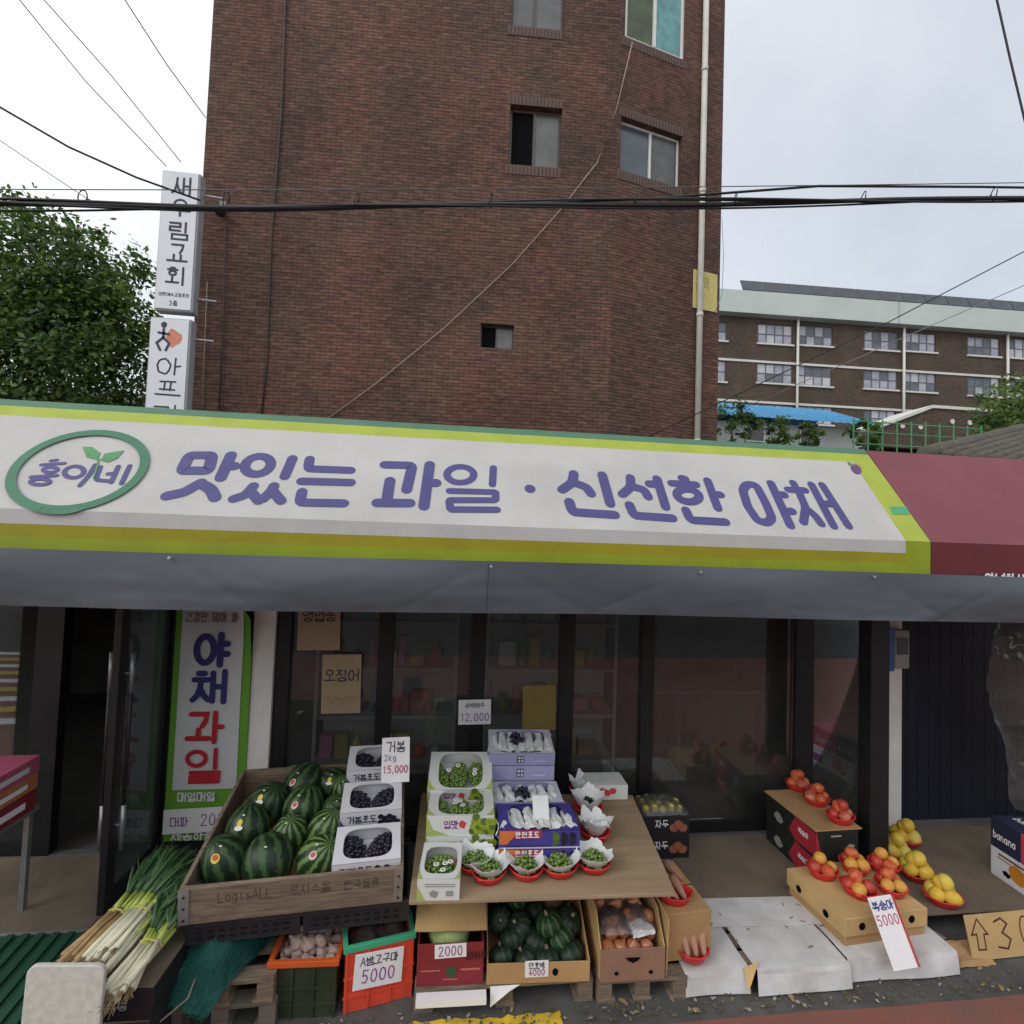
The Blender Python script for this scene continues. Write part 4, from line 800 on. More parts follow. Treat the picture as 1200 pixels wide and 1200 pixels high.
# ------------------------------------------------------------------ pallets
def pallet(label, loc, rz, wd, dp, h=.12, nt_=5, mt=WOODG, rows=1):
    t = thing('wooden_pallet', label, 'pallet', loc, (0, 0, rz))
    for k in range(nt_): y = k*(dp-.09)/(nt_-1); MB().box(0, y, h-.02, wd, y+.09, h).build('plank', mt, t, bevel=.003)
    for x in (0, wd/2-.04, wd-.08):
        for y in (0, dp/2-.05, dp-.1): MB().box(x, y+.003, .02, x+.08, y+.1, h-.0205).build('block', mt, t, bevel=.003)
    for x in (0, wd/2-.05, wd-.1): MB().box(x, .001, 0, x+.1, dp, .0195).build('bottom_plank', mt, t, bevel=.003)
    return t
pallet('grey wooden pallet carrying the garlic net and wooden watermelon crate, lower of two', (-1.3, 2.74, 0), R(2), .52, .95, .125, 6)
pallet('grey wooden pallet under the green net, upper of two', (-1.29, 2.72, .126), R(3), .5, .95, .125, 6, WOOD)
pallet('wooden pallet under the cabbage and kabocha boxes', (-.1, 2.775, 0), R(0), .95, .5, .12, 4, WOOD)
pallet('wooden pallet under the onion box', (.87, 2.755, 0), R(-1), .5, .55, .12, 4, WOOD)
pallet('low wooden pallet hidden under the white cardboard sheets', (1.45, 2.80, 0), 0, 1.55, .48, .12, 4, WOOD)
# ------------------------------------------------------------------ plastic crates
def pcrate(name, label, loc, rot, wd, dp, h, body, rim, group=None, ribs=True, slots=0):
    t = thing(name, label, 'crate', loc, rot, group); MB().open_box(wd, dp, h-.03, .008).build('body', body, t, bevel=.003)
    q = MB(); q.box(-.012, -.012, h-.03, wd+.012, .012, h); q.box(-.012, dp-.012, h-.03, wd+.012, dp+.012, h); q.box(-.012, .0125, h-.03, .012, dp-.0125, h); q.box(wd-.012, .0125, h-.03, wd+.012, dp-.0125, h)
    q.build('rim', rim, t, bevel=.003)
    if ribs:
        for z in (h*.22, h*.5): MB().box(-.006, -.007, z, wd+.006, -.0005, z+.012).build('rib', body, t)
        n = max(3, int(wd/.09))
        for k in range(n+1): x = (wd-.012)*k/n; MB().box(x, -.009, .004, x+.012, -.0005, h-.031).build('rib', body, t)
    return t
ORG = mat('orange_plastic', (.58, .10, .02), .4, .1); REDO = mat('red_orange_plastic', (.68, .075, .04), .4, .1); GRNP = mat('green_plastic', (.05, .36, .2), .4, .1); DGRN = mat('dark_green_plastic', (.025, .035, .018), .55, .3)
for k, (x, y, z) in enumerate(((-.80, 3.2, 0), (-.80, 3.2, .20))): pcrate('black_crate', 'black plastic crate propping the wooden watermelon crate, %s one' % ('bottom', 'top')[k], (x, y, z), (0, 0, 0), .6, .42, .2, BLACKP, BLACKP)
# ------------------------------------------------------------------ wooden crate of watermelons
ca, cw, crz = front((212, 1038), (473, 1013), .735); CT = R(7.5)
CO = ca+Vector((0, 0, -.19)); CMAT = MW(CO, (CT, 0, crz)); CD = .98
wc = thing('wooden_crate', 'weathered wooden collar crate full of watermelons and grape boxes', 'crate', CO, (CT, 0, crz))
for z in (0, .096):
    MB().box(0, 0, z, cw, .022, z+.094).build('board', WOOD, wc, bevel=.003); MB().box(0, CD-.022, z, cw, CD, z+.094).build('board', WOOD, wc, bevel=.003)
    MB().box(0, .0225, z, .022, CD-.0225, z+.094).build('board', WOOD, wc, bevel=.003); MB().box(cw-.022, .0225, z, cw, CD-.0225, z+.094).build('board', WOOD, wc, bevel=.003)
MB().box(.02, .023, .0, cw-.023, CD-.023, .008).build('base_board', WOODG, wc)
for x in (.0, cw-.045):
    q = MB().box(x-.002, -.005, .005, x+.045, -.0005, .185).build('corner_bracket', STEEL, wc)
    for z in (.03, .09, .15): MB().lathe([(0, .003), (.006, .003), (.006, 0), (0, 0)], 8).build('rivet', BLACKM, q, loc=(x+.022, -.006, z), rot=(R(90), 0, 0))
STN = mat('stencil', (.085, .065, .05), .9)
for tx, u, hh in (('LogisALL', .17, .05), ('로지스올', .50, .05), ('한국물류', .76, .045)): m = MB(); write(m, tx, u, .105, hh, .0045, face_map(), gap=.08, narrow=.55, jit=.03); m.build('stencil_lettering', STN, wc)
# black crates directly below, same slope
for k in range(2):
    loc = CMAT @ Vector((.02+k*.545, .02, -.131)); t = pcrate('black_crate', 'black vented plastic crate under the wooden crate %s' % ('beside the spring onions', 'above the red crate')[k], loc, (CT, 0, crz), .53, .4, .13, BLACKP, BLACKP, ribs=False)
    for i in range(9):
        for z in (.03, .06): MB().box(.05+i*.05, -.0022, z, .08+i*.05, -.0004, z+.012).build('vent_slot', mat('slot_black', (.004, .004, .005)), t)
MEL = [melon_mat('melon_dark', (.009, .024, .011), (.045, .09, .032), 10, 7, .66, .16), melon_mat('melon_mid', (.010, .028, .011), (.07, .135, .04), 10, 6.5, .64, .14), melon_mat('melon_light', (.012, .035, .012), (.13, .21, .06), 11, 5.5, .58, .14)]
nrm = (CMAT.to_3x3() @ Vector((0, 0, 1)))
mel = [(258, 1011, .132, 0, 'r'), (312, 1006, .14, 0, 't'), (291, 972, .13, 0, 'y'), (317, 944, .135, 0, 'y'), (357, 946, .138, 1, 'r'), (374, 1004, .125, 2, 'r'), (384, 977, .122, 2, 't'), (396, 946, .105, 1, 't'), (402, 925, .11, 2, 't'), (367, 897, .14, 0, 'r'), (413, 903, .115, 0, 'y')]
inv = CMAT.inverted(); P2 = []
mel = [(a_, b_, r_*.9, k_, s_) for a_, b_, r_, k_, s_ in mel]+[(340, 978, .105, 2, 't')]
for px, py, r, k, s in mel: p = inv @ at_plane(px, py, CO+nrm*(r+.01), nrm); P2.append(Vector((min(cw-.40-r*.4, max(r+.025, p.x)), min(CD-r-.03, max(r+.03, p.y)))))
P2 = relax(P2, [q[2]*.93 for q in mel])
mm_ = {}
for k in range(3):
    mm_[k] = MB().lathe(sph(1.12, 18), 28, fn=None).mesh('watermelon', MEL[k], True)
YST = mat('sticker_yellow', (.62, .50, .05), .5, .05); RST = mat('sticker_red', (.5, .06, .05), .5, .1); GST = mat('sticker_pale', (.6, .5, .42), .5, .1)
lab = {'r': 'striped watermelon with a round picture sticker in the wooden crate', 't': 'striped watermelon with a tiny white stem tag in the wooden crate', 'y': 'dark watermelon with a yellow tag sticker in the wooden crate'}
for (px, py, r, k, s), q in zip(mel, P2):
    c = CMAT @ Vector((min(max(q.x, r*.96+.022), cw-r-.02), min(max(q.y, r+.02), CD-r*.96-.02), r+.012)); lift = random.uniform(0, .01)
    o = ob('watermelon', mm_[k]); o.location = c; rr = random.Random(px); o.scale = (r*rr.uniform(.94, 1.05), r*rr.uniform(.94, 1.05), r*rr.uniform(.95, 1.1)); ax = (rr.uniform(-.5, .5)-.25, rr.uniform(-.45, .45), rr.uniform(0, 6)); o.rotation_euler = ax; tag(o, lab[s], 'watermelon', 'watermelons in the wooden crate: '+{'r': 'round sticker', 't': 'stem tag only', 'y': 'yellow tag'}[s])
    # stickers sit on the skin facing the street
    Mi = o.matrix_basis.to_3x3().normalized().inverted()
    def skin(dx, dz, e=1.006):
        d = Vector((dx, -1, dz)).normalized(); d = Mi @ d; f = 1/math.sqrt(d.x*d.x+d.y*d.y+(d.z/1.12)**2); return d*f*e
    def patch(name, cx, cz, rx, rz_, mt, n=14, e=1.008):
        b_ = MB(); b_.poly([skin(cx+rx*math.cos(2*math.pi*i/n), cz+rz_*math.sin(2*math.pi*i/n), e) for i in range(n)]); return b_.build(name, mt, o)
    a0 = rr.uniform(-.35, .1)
    if s == 'r': patch('sticker', a0, .75, .22, .26, YST if px < 300 else GST, e=1.02); patch('sticker', a0, .78, .14, .15, RST, e=1.032)
    if s == 'y': patch('sticker', a0, .95, .16, .26, YST, e=1.02); patch('sticker', a0, .62, .22, .13, STK, e=1.03)
    patch('stem_tag', a0+.1, 1.7, .12, .10, STK, e=1.02)
o = MB().box(.03, .03, .009, cw-.05, CD-.05, .012).build('cardboard_sheet', CARDB2, loc=CO, rot=(CT, 0, crz)); tag(o, 'light cardboard sheet lining the bottom of the wooden crate', 'cardboard')
for k, (px, py) in enumerate(((345, 908), (371, 1022))):
    p = at_plane(px, py, CO+nrm*.1, nrm) if k == 0 else at_plane(374, 985, CO+nrm*.05, nrm)
    q = MB(); q.tube([p+Vector((.075*math.cos(a), .03*math.sin(a)+.02*k, .05*math.sin(a))) for a in [i*.45 for i in range(15)]], .008, 6); tag(q.build('melon_carry_ring', mat('ring_green', (.03, .13, .045), .4), smooth=True), 'green plastic carrying ring lying among the watermelons', 'ring', 'green rings among the watermelons')
WBX = mat('white_box', (.62, .62, .66), .6, .06); WBS = mat('white_box_navy', (.08, .07, .2), .6, .1)
def geobong(t, wd, dp, h):
    q = MB(); write(q, '거봉포도', .04, h*.28, h*.42, .006, face_map(), gap=.1); q.build('lettering', INK, t)
    for k in range(9): blob(t, wd*.66+(k % 5)*.024, h*(.2+.26*(k//5))+.012*(k % 2), .017, .017, GRB, -.0012-.0004*k, lump=0.05)
    q = MB(); q.poly([(0, -.0012, 0), (wd*.1, -.0012, 0), (0, -.0012, h*.55)]); q.build('printed_panel', WBS, t)
for k, (y, z, tl) in enumerate(((.03, .125, 4), (.34, .185, 4), (.65, .245, 4))):
    loc = CMAT @ Vector((cw-.362, y, z)); rot = (CT+R(tl), 0, crz+R(1))
    t = carton_hole('white carton of black grapes in the wooden crate, %s' % ('by its front board', 'in the middle of the three', 'behind the price card')[k], loc, rot, .345, .255, .098, WBX, WBX, geobong, 'grape_carton', (.13, .10))
    put_bunches(MW(loc, rot), 2, 1, .34, .245, .045, GRB, 'black_bunch', 'dark grape bunch showing through the window of a white carton in the wooden crate', 'black grapes in the white cartons', 80, .0135)
    o = MB().box(0, 0, -z+.03, .35, .25, -.002).build('carton_prop', CARDB, loc=loc, rot=rot); tag(o, 'plain cardboard block propping the white grape carton %s' % ('by the front board', 'in the middle', 'at the back')[k], 'block')
c = at(463, 917, Y=3.32)
card('price_card', 'white price card reading 15,000 stuck between the white grape cartons', c, (R(-16), R(-4), R(-4)), .175, .26, [('거봉', None, .175, .06, .007, INK), ('2kg', -.07, .125, .035, .004, INKB), ('15,000', None, .055, .055, .007, INKR)])
# ------------------------------------------------------------------ banner, window notices
sg = thing('vertical_banner', 'green bordered vertical banner with blue and red Hangul on the glass', 'banner', (-1.955, 3.985, .22)); BW, BH = .535, 1.72
BG = mat('banner_green', (.13, .36, .035), .5, .06, 3)
MB().grid(lambda u, v: (BW*u, .006*math.sin(v*7)*u-.35*max(0, u+v-1.72)**1.2, BH*v-.5*max(0, u+v-1.75)), 10, 30).build('sheet', BG, sg, smooth=True)
MB().grid(lambda u, v: (.045+(BW-.105)*u, -.006+.006*math.sin((.2+.78*v)*7)*u-.3*max(0, u+v-1.8)**1.2, .36+(BH-.40)*v), 8, 20).build('white_field', mat('banner_white', (.6, .61, .62), .5, .04), sg, smooth=True)
fm = face_map(-.016)
q = MB(); write(q, '야', .15, 1.25, .215, .046, fm, wfac=1.05); write(q, '채', .14, .985, .215, .04, fm, wfac=1.1); q.build('lettering', mat('banner_blue', (.03, .03, .17), .5), sg)
q = MB(); write(q, '과', .13, .70, .205, .036, fm, wfac=1.15); write(q, '일', .13, .42, .225, .030, fm, wfac=1.05); q.build('lettering', mat('banner_red', (.45, .02, .03), .5), sg)
q = MB(); write(q, '건강만 담아 파는', .07, 1.56, .062, .007, fm, wfac=.7); q.build('lettering', mat('banner_brown', (.2, .08, .06), .6), sg)
for tx, u, v, hh in (('매일매일', .09, .285, .06), ('야채·과일', .06, .10, .06), ('제공하는', .06, .015, .07)): q = MB(); write(q, tx, u, v, hh, .01, fm); q.build('lettering', PAPER, sg)
c = at(232, 976, Y=3.95); card('price_card', 'white price card reading 2000 taped on the green banner', (c.x+.01, 3.955, c.z), (R(-4), R(-2), 0), .5, .165, [('대파', -.20, .05, .06, .007, INKP), ('2000', .0, .045, .075, .007, INKP)])
def notice(name, label, px0, px1, py0, py1, mt, lines=None, Y=4.02):
    a = at((px0+px1)/2, py1, Y=Y); wd = at(px1, py1, Y=Y).x-at(px0, py1, Y=Y).x; h = at((px0+px1)/2, py0, Y=Y).z-a.z
    return card(name, label, a, (0, R(-1), 0), wd, h, [(t_, None, h*v, h*s, h*s*.11, i_) for t_, v, s, i_ in (lines or [])], cat='notice', cmat=mt, t=.002)
KR = mat('kraft_paper', (.36, .27, .17), .85, .1, 6); KY = mat('yellow_notice', (.20, .15, .04), .7, .12, 6)
t = notice('paper_notice', 'tan paper notice with hand lettering and a squid drawing on the shop window', 376, 422, 767, 836, KR, [('오징어', .55, .19, INK)])
q = MB()
for k in range(9): a = R(200+k*17.5); q.ribbon([(.035*math.cos(a), .13+.02*math.sin(a)), (.10*math.cos(a), .15+.09*math.sin(a)), (.135*math.cos(a), .165+.10*math.sin(a))], .005, False, face_map())
q.build('drawing', mat('pencil', (.18, .13, .09)), t)
notice('paper_notice', 'plain brown paper notice high on the shop window by the white column', 348, 398, 700, 762, KR, [('영업중', .55, .2, INK)], 4.02)
notice('paper_notice', 'small white price notice on the middle window frame', 537, 575, 820, 849, PAPER, [('새벽배추', .68, .2, INK), ('12,000', .15, .32, INKP)], 4.02)
notice('paper_notice', 'yellow notice sheet taped on the shop window behind the purple cartons', 612, 651, 803, 856, KY, None, 4.062)
# ------------------------------------------------------------------ plywood display board with cartons and baskets
BZ = .65
bd = MB(); bd.T = None
for z, fl in ((BZ, 0), (BZ-.018, 1)):
    f = [bd.pt(p) for p in ((-.14, 2.655, z), (1.235, 2.625, z), (1.36, 3.62, z), (-.14, 3.72, z))]; bd.face(f if not fl else f[::-1])
for a, c in ((0, 1), (1, 2), (2, 3), (3, 0)): bd.face((a, 4+a, 4+c, c))
tag(bd.build('plywood_board', PLY, bevel=.003), 'plywood display board holding the grape cartons and red baskets', 'board')
for x in (-.05, .72):
    for k in range(3): pcrate('black_crate', 'black plastic crate under the plywood board behind the %s carton, %s' % ('cabbage' if x < 0 else 'onion', ('on the ground', 'middle one', 'top one')[k]), (x, 3.18, k*.21), (0, 0, 0), .5, .38, .21, BLACKP, BLACKP)
GSD = mat('green_carton', (.34, .42, .12), .6, .08); WLID = mat('white_lid', (.60, .62, .60), .6, .05); GPR = mat('grape_print', (.26, .32, .03), .5, .3, 30); DGP = mat('grape_print_dark', (.10, .15, .03), .5, .3, 30)
def muscat(t, wd, dp, h):
    panel(t, .0, wd, .0, h, WLID); q = MB(); q.poly([(0, -.0022, 0), (wd*.35, -.0022, 0), (wd*.1, -.0022, h*.3), (0, -.0022, h)]); q.build('printed_panel', GSD, t)
    q = MB(); write(q, '입맛', wd*.26, h*.36, h*.36, .006, face_map(-.0024), gap=.1); q.build('lettering', INKP, t)
    blob(t, wd*.53, h*.55, .02, .022, RST, -.0024)
    for k in range(16): blob(t, wd*(.68+.07*(k % 5))+.006*(k//5), h*(.22+.24*(k//5)), .021, .021, GPR if k % 3 else DGP, -.0026-.0003*k, lump=.03)
def small_muscat(t, wd, dp, h):
    panel(t, .0, wd, .0, h, WLID)
    for z in (.72, .62): panel(t, wd*.18, wd*.9, h*z, h*(z+.05), mat('print_grey', (.25, .27, .25)), -.0024)
    blob(t, wd*.4, h*.3, .022, .018, MC['print_grey'], -.0024); panel(t, wd*.68, wd*.86, h*.2, h*.45, MC['print_grey'], -.0024); q = MB(); q.poly([(0, -.0022, 0), (wd*.2, -.0022, 0), (0, -.0022, h*.7)]); q.build('printed_panel', GSD, t)
def tags_on(M_, wd, dp, z, n, seed):
    rd = random.Random(seed)
    for k in range(n):
        q = MB(); q.lathe([(.006, .001), (.014, .002), (.016, 0)], 12); o = q.build('fruit_label', STK); x, y = wd*rd.uniform(.3, .75), dp*rd.uniform(.25, .7)
        o.matrix_world = M_ @ Matrix.Translation((x, y, z)); tag(o, 'white ring sticker on the green grapes in a carton', 'sticker', 'white stickers on green grapes')
def green_carton(label, loc, rot, wd, dp, h, fn, nx=3, hole=(.15, .035), top=True):
    t = carton_hole(label, loc, rot, wd, dp, h, WLID, WLID if top else GSD, fn, 'grape_carton', hole); M_ = MW(loc, rot)
    q = MB()
    for x0 in (0, wd): s = 1 if x0 == 0 else -1; q.poly([(x0, 0, h+.0012), (x0+s*wd*.13, 0, h+.0012), (x0+s*wd*.05, dp*.12, h+.0012), (x0, dp*.3, h+.0012)][::s])
    q.build('printed_panel', GSD, t)
    put_bunches(M_, nx, 1, wd*.94, dp*.94, h*.50, GRG, 'green_bunch%d' % nx, 'green grape bunch lying inside a green and white carton', 'green grapes in the cartons', 110, .0125); tags_on(M_, wd, dp, h*.50+.044, 4, int(loc[1]*100)); return t
a, wd, rz = front((498, 1004), (578, 1003), BZ)
green_carton('green and white grape carton on the plywood board under another one', a, (0, 0, rz), wd, .29, .112, muscat)
green_carton('green and white grape carton with printed grapes, stacked on its twin', a+Vector((.0, .008, .1125)), (0, 0, rz), wd, .29, .112, muscat)
o = MB().box(0, 0, 0, .38, .27, .14).build('carton_prop', CARDB, loc=(a.x-.005, a.y+.32, BZ)); tag(o, 'plain closed carton propping the rear green grape carton', 'carton')
green_carton('rear green and white grape carton tilted up towards the street', (a.x-.01, a.y+.305, BZ+.143), (R(20), 0, rz), wd+.02, .31, .105, muscat)
a3, w3, rz3 = front((488, 1055), (538, 1055), BZ)
green_carton('small white grape carton at the corner of the plywood board', a3, (0, 0, rz3), w3, .30, .105, small_muscat, 1, (.1, .13))
LAV = mat('lavender_carton', (.30, .29, .48), .6, .08); PUR = mat('purple_carton', (.055, .045, .24), .55, .12); LAVW = mat('pale_lavender', (.5, .5, .6), .6, .06)
def lav_print(t, wd, dp, h):
    panel(t, wd*.42, wd*.53, h*.22, h*.78, mat('logo_dark', (.03, .03, .05)))
    for i in (0, 1):
        for j in (0, 1): panel(t, wd*(.435+.05*i), wd*(.47+.05*i), h*(.28+.26*j), h*(.46+.26*j), LAVW, -.0022)
    panel(t, wd*.68, wd*.86, h*.3, h*.38, LAVW)
def pur_print(t, wd, dp, h):
    panel(t, 0, wd*.52, h*.55, h, mat('print_crimson', (.42, .03, .06))); q = MB(); q.poly([(0, -.0022, h*.25), (wd*.1, -.0022, h*.25), (wd*.24, -.0022, h*.98), (0, -.0022, h*.98)]); q.build('printed_panel', mat('print_orange', (.6, .16, .04)), t)
    q = MB(); write(q, '안전포도', wd*.20, h*.62, h*.3, .006, face_map(-.003), gap=.25); q.build('lettering', PAPER, t); panel(t, wd*.08, wd*.62, h*.1, h*.16, INK, -.0022); panel(t, 0, wd, 0, h*.08, LAVW, -.0024)
    for j in range(3):
        for k in range(7): blob(t, wd*(.70+.105*j)+.013*(k % 2)-.006, h*(.78-.09*k), .014, .011, DGP if j == 0 else GRB, -.0026-.0003*k, lump=.02)
def wrapped(M_, wd, dp, z, n, lab_, seed):
    rd = random.Random(seed)
    for k in range(n):
        q = MB(); L_ = dp*.86; r0 = wd/n*.56
        rings = []
        def fn_(u, v, sd=k+seed*7):
            a = u*2*math.pi; t = v; rr = r0*(1.12-.4*t)*(.9+.5*noise.noise(Vector((math.cos(a)*1.3, math.sin(a)*1.3+sd, t*3)))+.16*noise.noise(Vector((math.cos(a)*4, math.sin(a)*4+sd, t*9))))
            return (rr*math.cos(a), -L_/2+L_*t, rr*math.sin(a)*.75)
        q.grid(fn_, 18, 12); o = q.build('paper_wrapped_bunch', WRAP, smooth=False); o.matrix_world = M_ @ Matrix.Translation((wd*(k+.5)/n, dp*.5, z)) @ Matrix.Rotation(rd.uniform(-.12, .12), 4, 'Z'); tag(o, 'white paper wrapped grape bunch lying in %s' % lab_[0], 'grapes', lab_[1])
def dark_bunch(M_, x, y, z, label):
    o = ob('grape_bunch', bunch_mesh('dark_small', GRB, 34, .045, .05, .05, .012, 3)); o.matrix_world = M_ @ Matrix.Translation((x, y, z)); tag(o, label, 'grapes')
aF, wF, rF = front((584, 1017), (679, 1015), BZ); HF = .098
p = aF
t = carton_hole('dark purple grape carton at the bottom behind the red baskets', p, (0, 0, rF), wF, .28, HF, PUR, PUR, pur_print, 'grape_carton', (.13, .03))
p = aF+Vector((0, .006, HF+.0005)); carton_hole('dark purple grape carton with printed grapes on its front, top of two', p, (0, 0, rF), wF, .28, HF, PUR, PUR, pur_print, 'grape_carton', (.13, .03))
M_ = MW(p, (0, 0, rF)); wrapped(M_, wF, .27, .07, 6, ('the dark purple carton', 'wrapped grapes in the purple carton'), 1)
o = MB().box(-.045, -.005, 0, .05, .005, .13).build('paper_bag', WRAP, bevel=.003); o.matrix_world = M_ @ Matrix.Translation((wF*.55, .12, .085)) @ Matrix.Rotation(R(-38), 4, 'X'); tag(o, 'white paper bag standing out of the dark purple carton', 'bag')
pD = aF+Vector((-.01, .30, 0)); carton_hole('lavender grape carton hidden under the open one in the middle row', pD, (0, 0, rF), wF-.02, .265, HF, LAV, LAV, lav_print, 'grape_carton', (.06, .02))
pD = pD+Vector((0, 0, HF+.0005)); carton_hole('lavender grape carton in the middle row with pale wrapped bunches', pD, (0, 0, rF), wF-.02, .265, HF, LAV, LAVW, lav_print, 'grape_carton', (.06, .02))
M_ = MW(pD, (0, 0, rF)); wrapped(M_, wF-.02, .255, .07, 6, ('the middle lavender carton', 'wrapped grapes in the middle lavender carton'), 2); dark_bunch(M_, wF*.42, .1, .09, 'dark bare grape bunch on the wrapped ones in the middle lavender carton')
pB = Vector((aF.x-.02, aF.y+.58, BZ)); wB = .44
for k in range(3):
    t = carton_hole('lavender grape carton in the rear stack, %s' % ('bottom one on the board', 'second from the board', 'third from the board')[k], pB+Vector((0, 0, k*(HF+.0005))), (0, 0, rF), wB, .27, HF, LAV, LAVW, lav_print, 'grape_carton', (.06, .02))
pA = pB+Vector((0, 0, 3*HF+.003)); rA = (R(11), 0, rF); carton_hole('tilted lavender grape carton on top of the rear stack', pA, rA, wB, .28, .085, LAV, LAVW, lav_print, 'grape_carton', (.06, .03))
M_ = MW(pA, rA); wrapped(M_, wB, .27, .065, 7, ('the top lavender carton', 'wrapped grapes in the top lavender carton'), 3); dark_bunch(M_, wB*.43, .15, .085, 'dark bare grape bunch in the tilted top lavender carton')
# red baskets with white paper and green grapes
def paper_dish(loc, a, b_, seed, label, h=.075):
    def fn_(u, v):
        an = u*2*math.pi; k = noise.noise(Vector((math.cos(an)*1.6+seed, math.sin(an)*1.6, v*1.5))); k2 = noise.noise(Vector((math.cos(an)*5+seed, math.sin(an)*5, v*4)))
        r = (.25+.85*v)*(1+.3*k*v+.12*k2*v); return (a*r*math.cos(an), b_*r*math.sin(an), .012+h*(v**1.5)*(1+.55*k*v+.22*k2))
    o = MB().grid(fn_, 48, 10).build('wrapping_paper', WRAP, smooth=False, loc=loc); o.modifiers.new('thick', 'SOLIDIFY').thickness = .0015; return tag(o, label, 'paper')
bl = [(554, 1004, 'beside the small white grape carton'), (573, 1033, 'at the board edge beside the small carton'), (616, 1029, 'before the purple cartons with a round bunch'), (655, 1027, 'before the purple cartons with a paper flap'), (696, 1022, 'at the corner of the purple cartons'), (697, 986, 'beside the dark purple carton'), (689, 958, 'beside the middle lavender carton'), (683, 938, 'beside the rear lavender stack')]
for k, (px, py, wh) in enumerate(bl):
    p = at(px, py-12, Z=BZ+.03); p.z = BZ
    if k == 0: p = Vector((at(556, 1000, Z=BZ+.03).x, 2.885, BZ))
    basket('red plastic basket '+wh, p, .098, .09, .045, rz=k); paper_dish(p, .098, .092, k*3.7, 'white paper lining the basket '+wh, .075 if k < 5 else .11)
    if k < 5:
        o = ob('grape_bunch', bunch_mesh('dish%d' % (k % 3), GRG, (75, 70, 62)[k % 3], (.07, .066, .06)[k % 3], (.066, .062, .058)[k % 3], .06, .0128, k)); o.location = p+Vector((0, -.005, .03)); tag(o, 'green grape bunch in the red basket '+wh, 'grapes')
    elif k == 6: o = ob('grape_bunch', bunch_mesh('dish_dark', GRB, 26, .04, .04, .045, .012, 9)); o.location = p+Vector((0, 0, .05)); tag(o, 'dark grape bunch in the red basket '+wh, 'grapes')
    else:
        q = MB(); q.grid(lambda u, v: ((u-.5)*.15+.02*noise.noise(Vector((u*4, v*4, k))), (v-.5)*.14, .085+.05*noise.noise(Vector((u*3+k, v*3, 1)))), 8, 8); tag(q.build('crumpled_paper', WRAP, loc=p), 'crumpled white paper heap on top of the basket '+wh, 'paper')
a, wd, rz = front((688, 938), (734, 937), BZ); a.y = min(a.y, 3.5)
t = thing('tomato_carton', 'low white carton with red fruit print at the back of the plywood board', 'carton', (a.x+.01, 3.56, BZ), (0, 0, rz)); MB().box(0, 0, 0, wd, .2, .1).build('box', WLID, t, bevel=.003)
for k in range(4): blob(t, wd*(.22+.13*k), .05+.012*(k % 2), .026, .022, RST, -.0014-.0004*k, lump=.04)
# ------------------------------------------------------------------ row on the ground
a, wd, rz = front((313, 1195), (392, 1191), 0)
t = pcrate('garlic_crate', 'dark green plastic crate with an orange rim holding garlic', a, (0, 0, rz), wd, .32, .285, DGRN, ORG)
GAR = mat('garlic_skin', (.52, .41, .35), .6, .15, 2.2, col2=(.38, .26, .24)); gm = MB().lathe([(0, -.62), (.5, -.6), (.86, -.4), (1, -.05), (.86, .32), (.5, .6), (.25, .78), (.17, 1.05), (.14, 1.3), (0, 1.32)], 24, fn=lambda q, z: 1+.07*math.cos(q*7)*(1 if abs(z) < .6 else .3)).mesh('garlic_bulb', GAR, True)
for k in range(26):
    i, j = k % 5, k//5; lay = 1 if k >= 20 else 0
    if lay: i, j = (k-20) % 3+.8, (k-20)//3+1
    p = Vector((.045+i*(wd-.09)/4, .045+(j % 4)*.074+.01*(i % 2 < 1), .225+lay*.055)); o = ob('garlic_bulb', gm); s = random.uniform(.036, .044); o.scale = (s, s, s); o.location = MW(a, (0, 0, rz)) @ p; o.rotation_euler = (random.uniform(-1.2, 1.2), random.uniform(-1.2, 1.2), random.uniform(0, 6)); tag(o, 'pinkish white garlic bulb in the dark green crate', 'garlic', 'garlic bulbs in the crate')
a, wd, rz = front((402, 1189), (482, 1167), 0)
pcrate('sweet_potato_crate', 'red orange plastic crate with a green rim holding bagged sweet potatoes', a, (0, 0, rz), wd, .36, .335, REDO, GRNP)
M_ = MW(a, (0, 0, rz)); SP = mat('sweet_potato', (.16, .035, .05), .6, .25, 12)
for k in range(9):
    q = MB(); L_ = random.uniform(.1, .14); q.tube([(x*L_/2, .008*math.sin(x*3), 0) for x in (-1, -.7, -.3, .1, .5, .85, 1)], [.004, .02, .03, .033, .028, .015, .004], 10); o = q.build('sweet_potato', SP, smooth=True); o.matrix_world = M_ @ Matrix.Translation((.07+(k % 3)*.1, .08+(k//3)*.1, .235+.01*(k % 2))) @ Matrix.Rotation(random.uniform(-1.2, 1.2), 4, 'Z'); tag(o, 'dark red sweet potato in the red orange crate', 'sweet potato', 'sweet potatoes in the crate')
BAGM = glass('clear_bag', (.9, .88, .88), .12, .35)
for k, x in enumerate((.11, .26)):
    q = MB(); q.grid(lambda u, v: (x+.075*(u-.5)*2*(1-.75*max(0, v-.6)*2), .19+.13*(v-.5)*2*.8, .255+.04*math.sin(u*3.14)*math.sin(min(1, v*1.3)*3.14)+.012*noise.noise(Vector((u*6+k*9, v*6, 0)))+max(0, v-.75)*.25), 14, 14); o = q.build('clear_bag', BAGM, smooth=True); o.matrix_world = M_; tag(o, 'clear plastic bag knotted over the sweet potatoes, %s' % ('beside the garlic crate', 'beside the cabbage carton')[k], 'bag')
ca2 = M_ @ Vector((wd*.47, -.016, .11)); card('price_card', 'white price card reading 5000 on the red orange crate', ca2, (R(-2), R(3), rz), .25, .175, [('A밤고구마', None, .115, .04, .005, INK), ('5000', None, .03, .06, .006, INKP)])
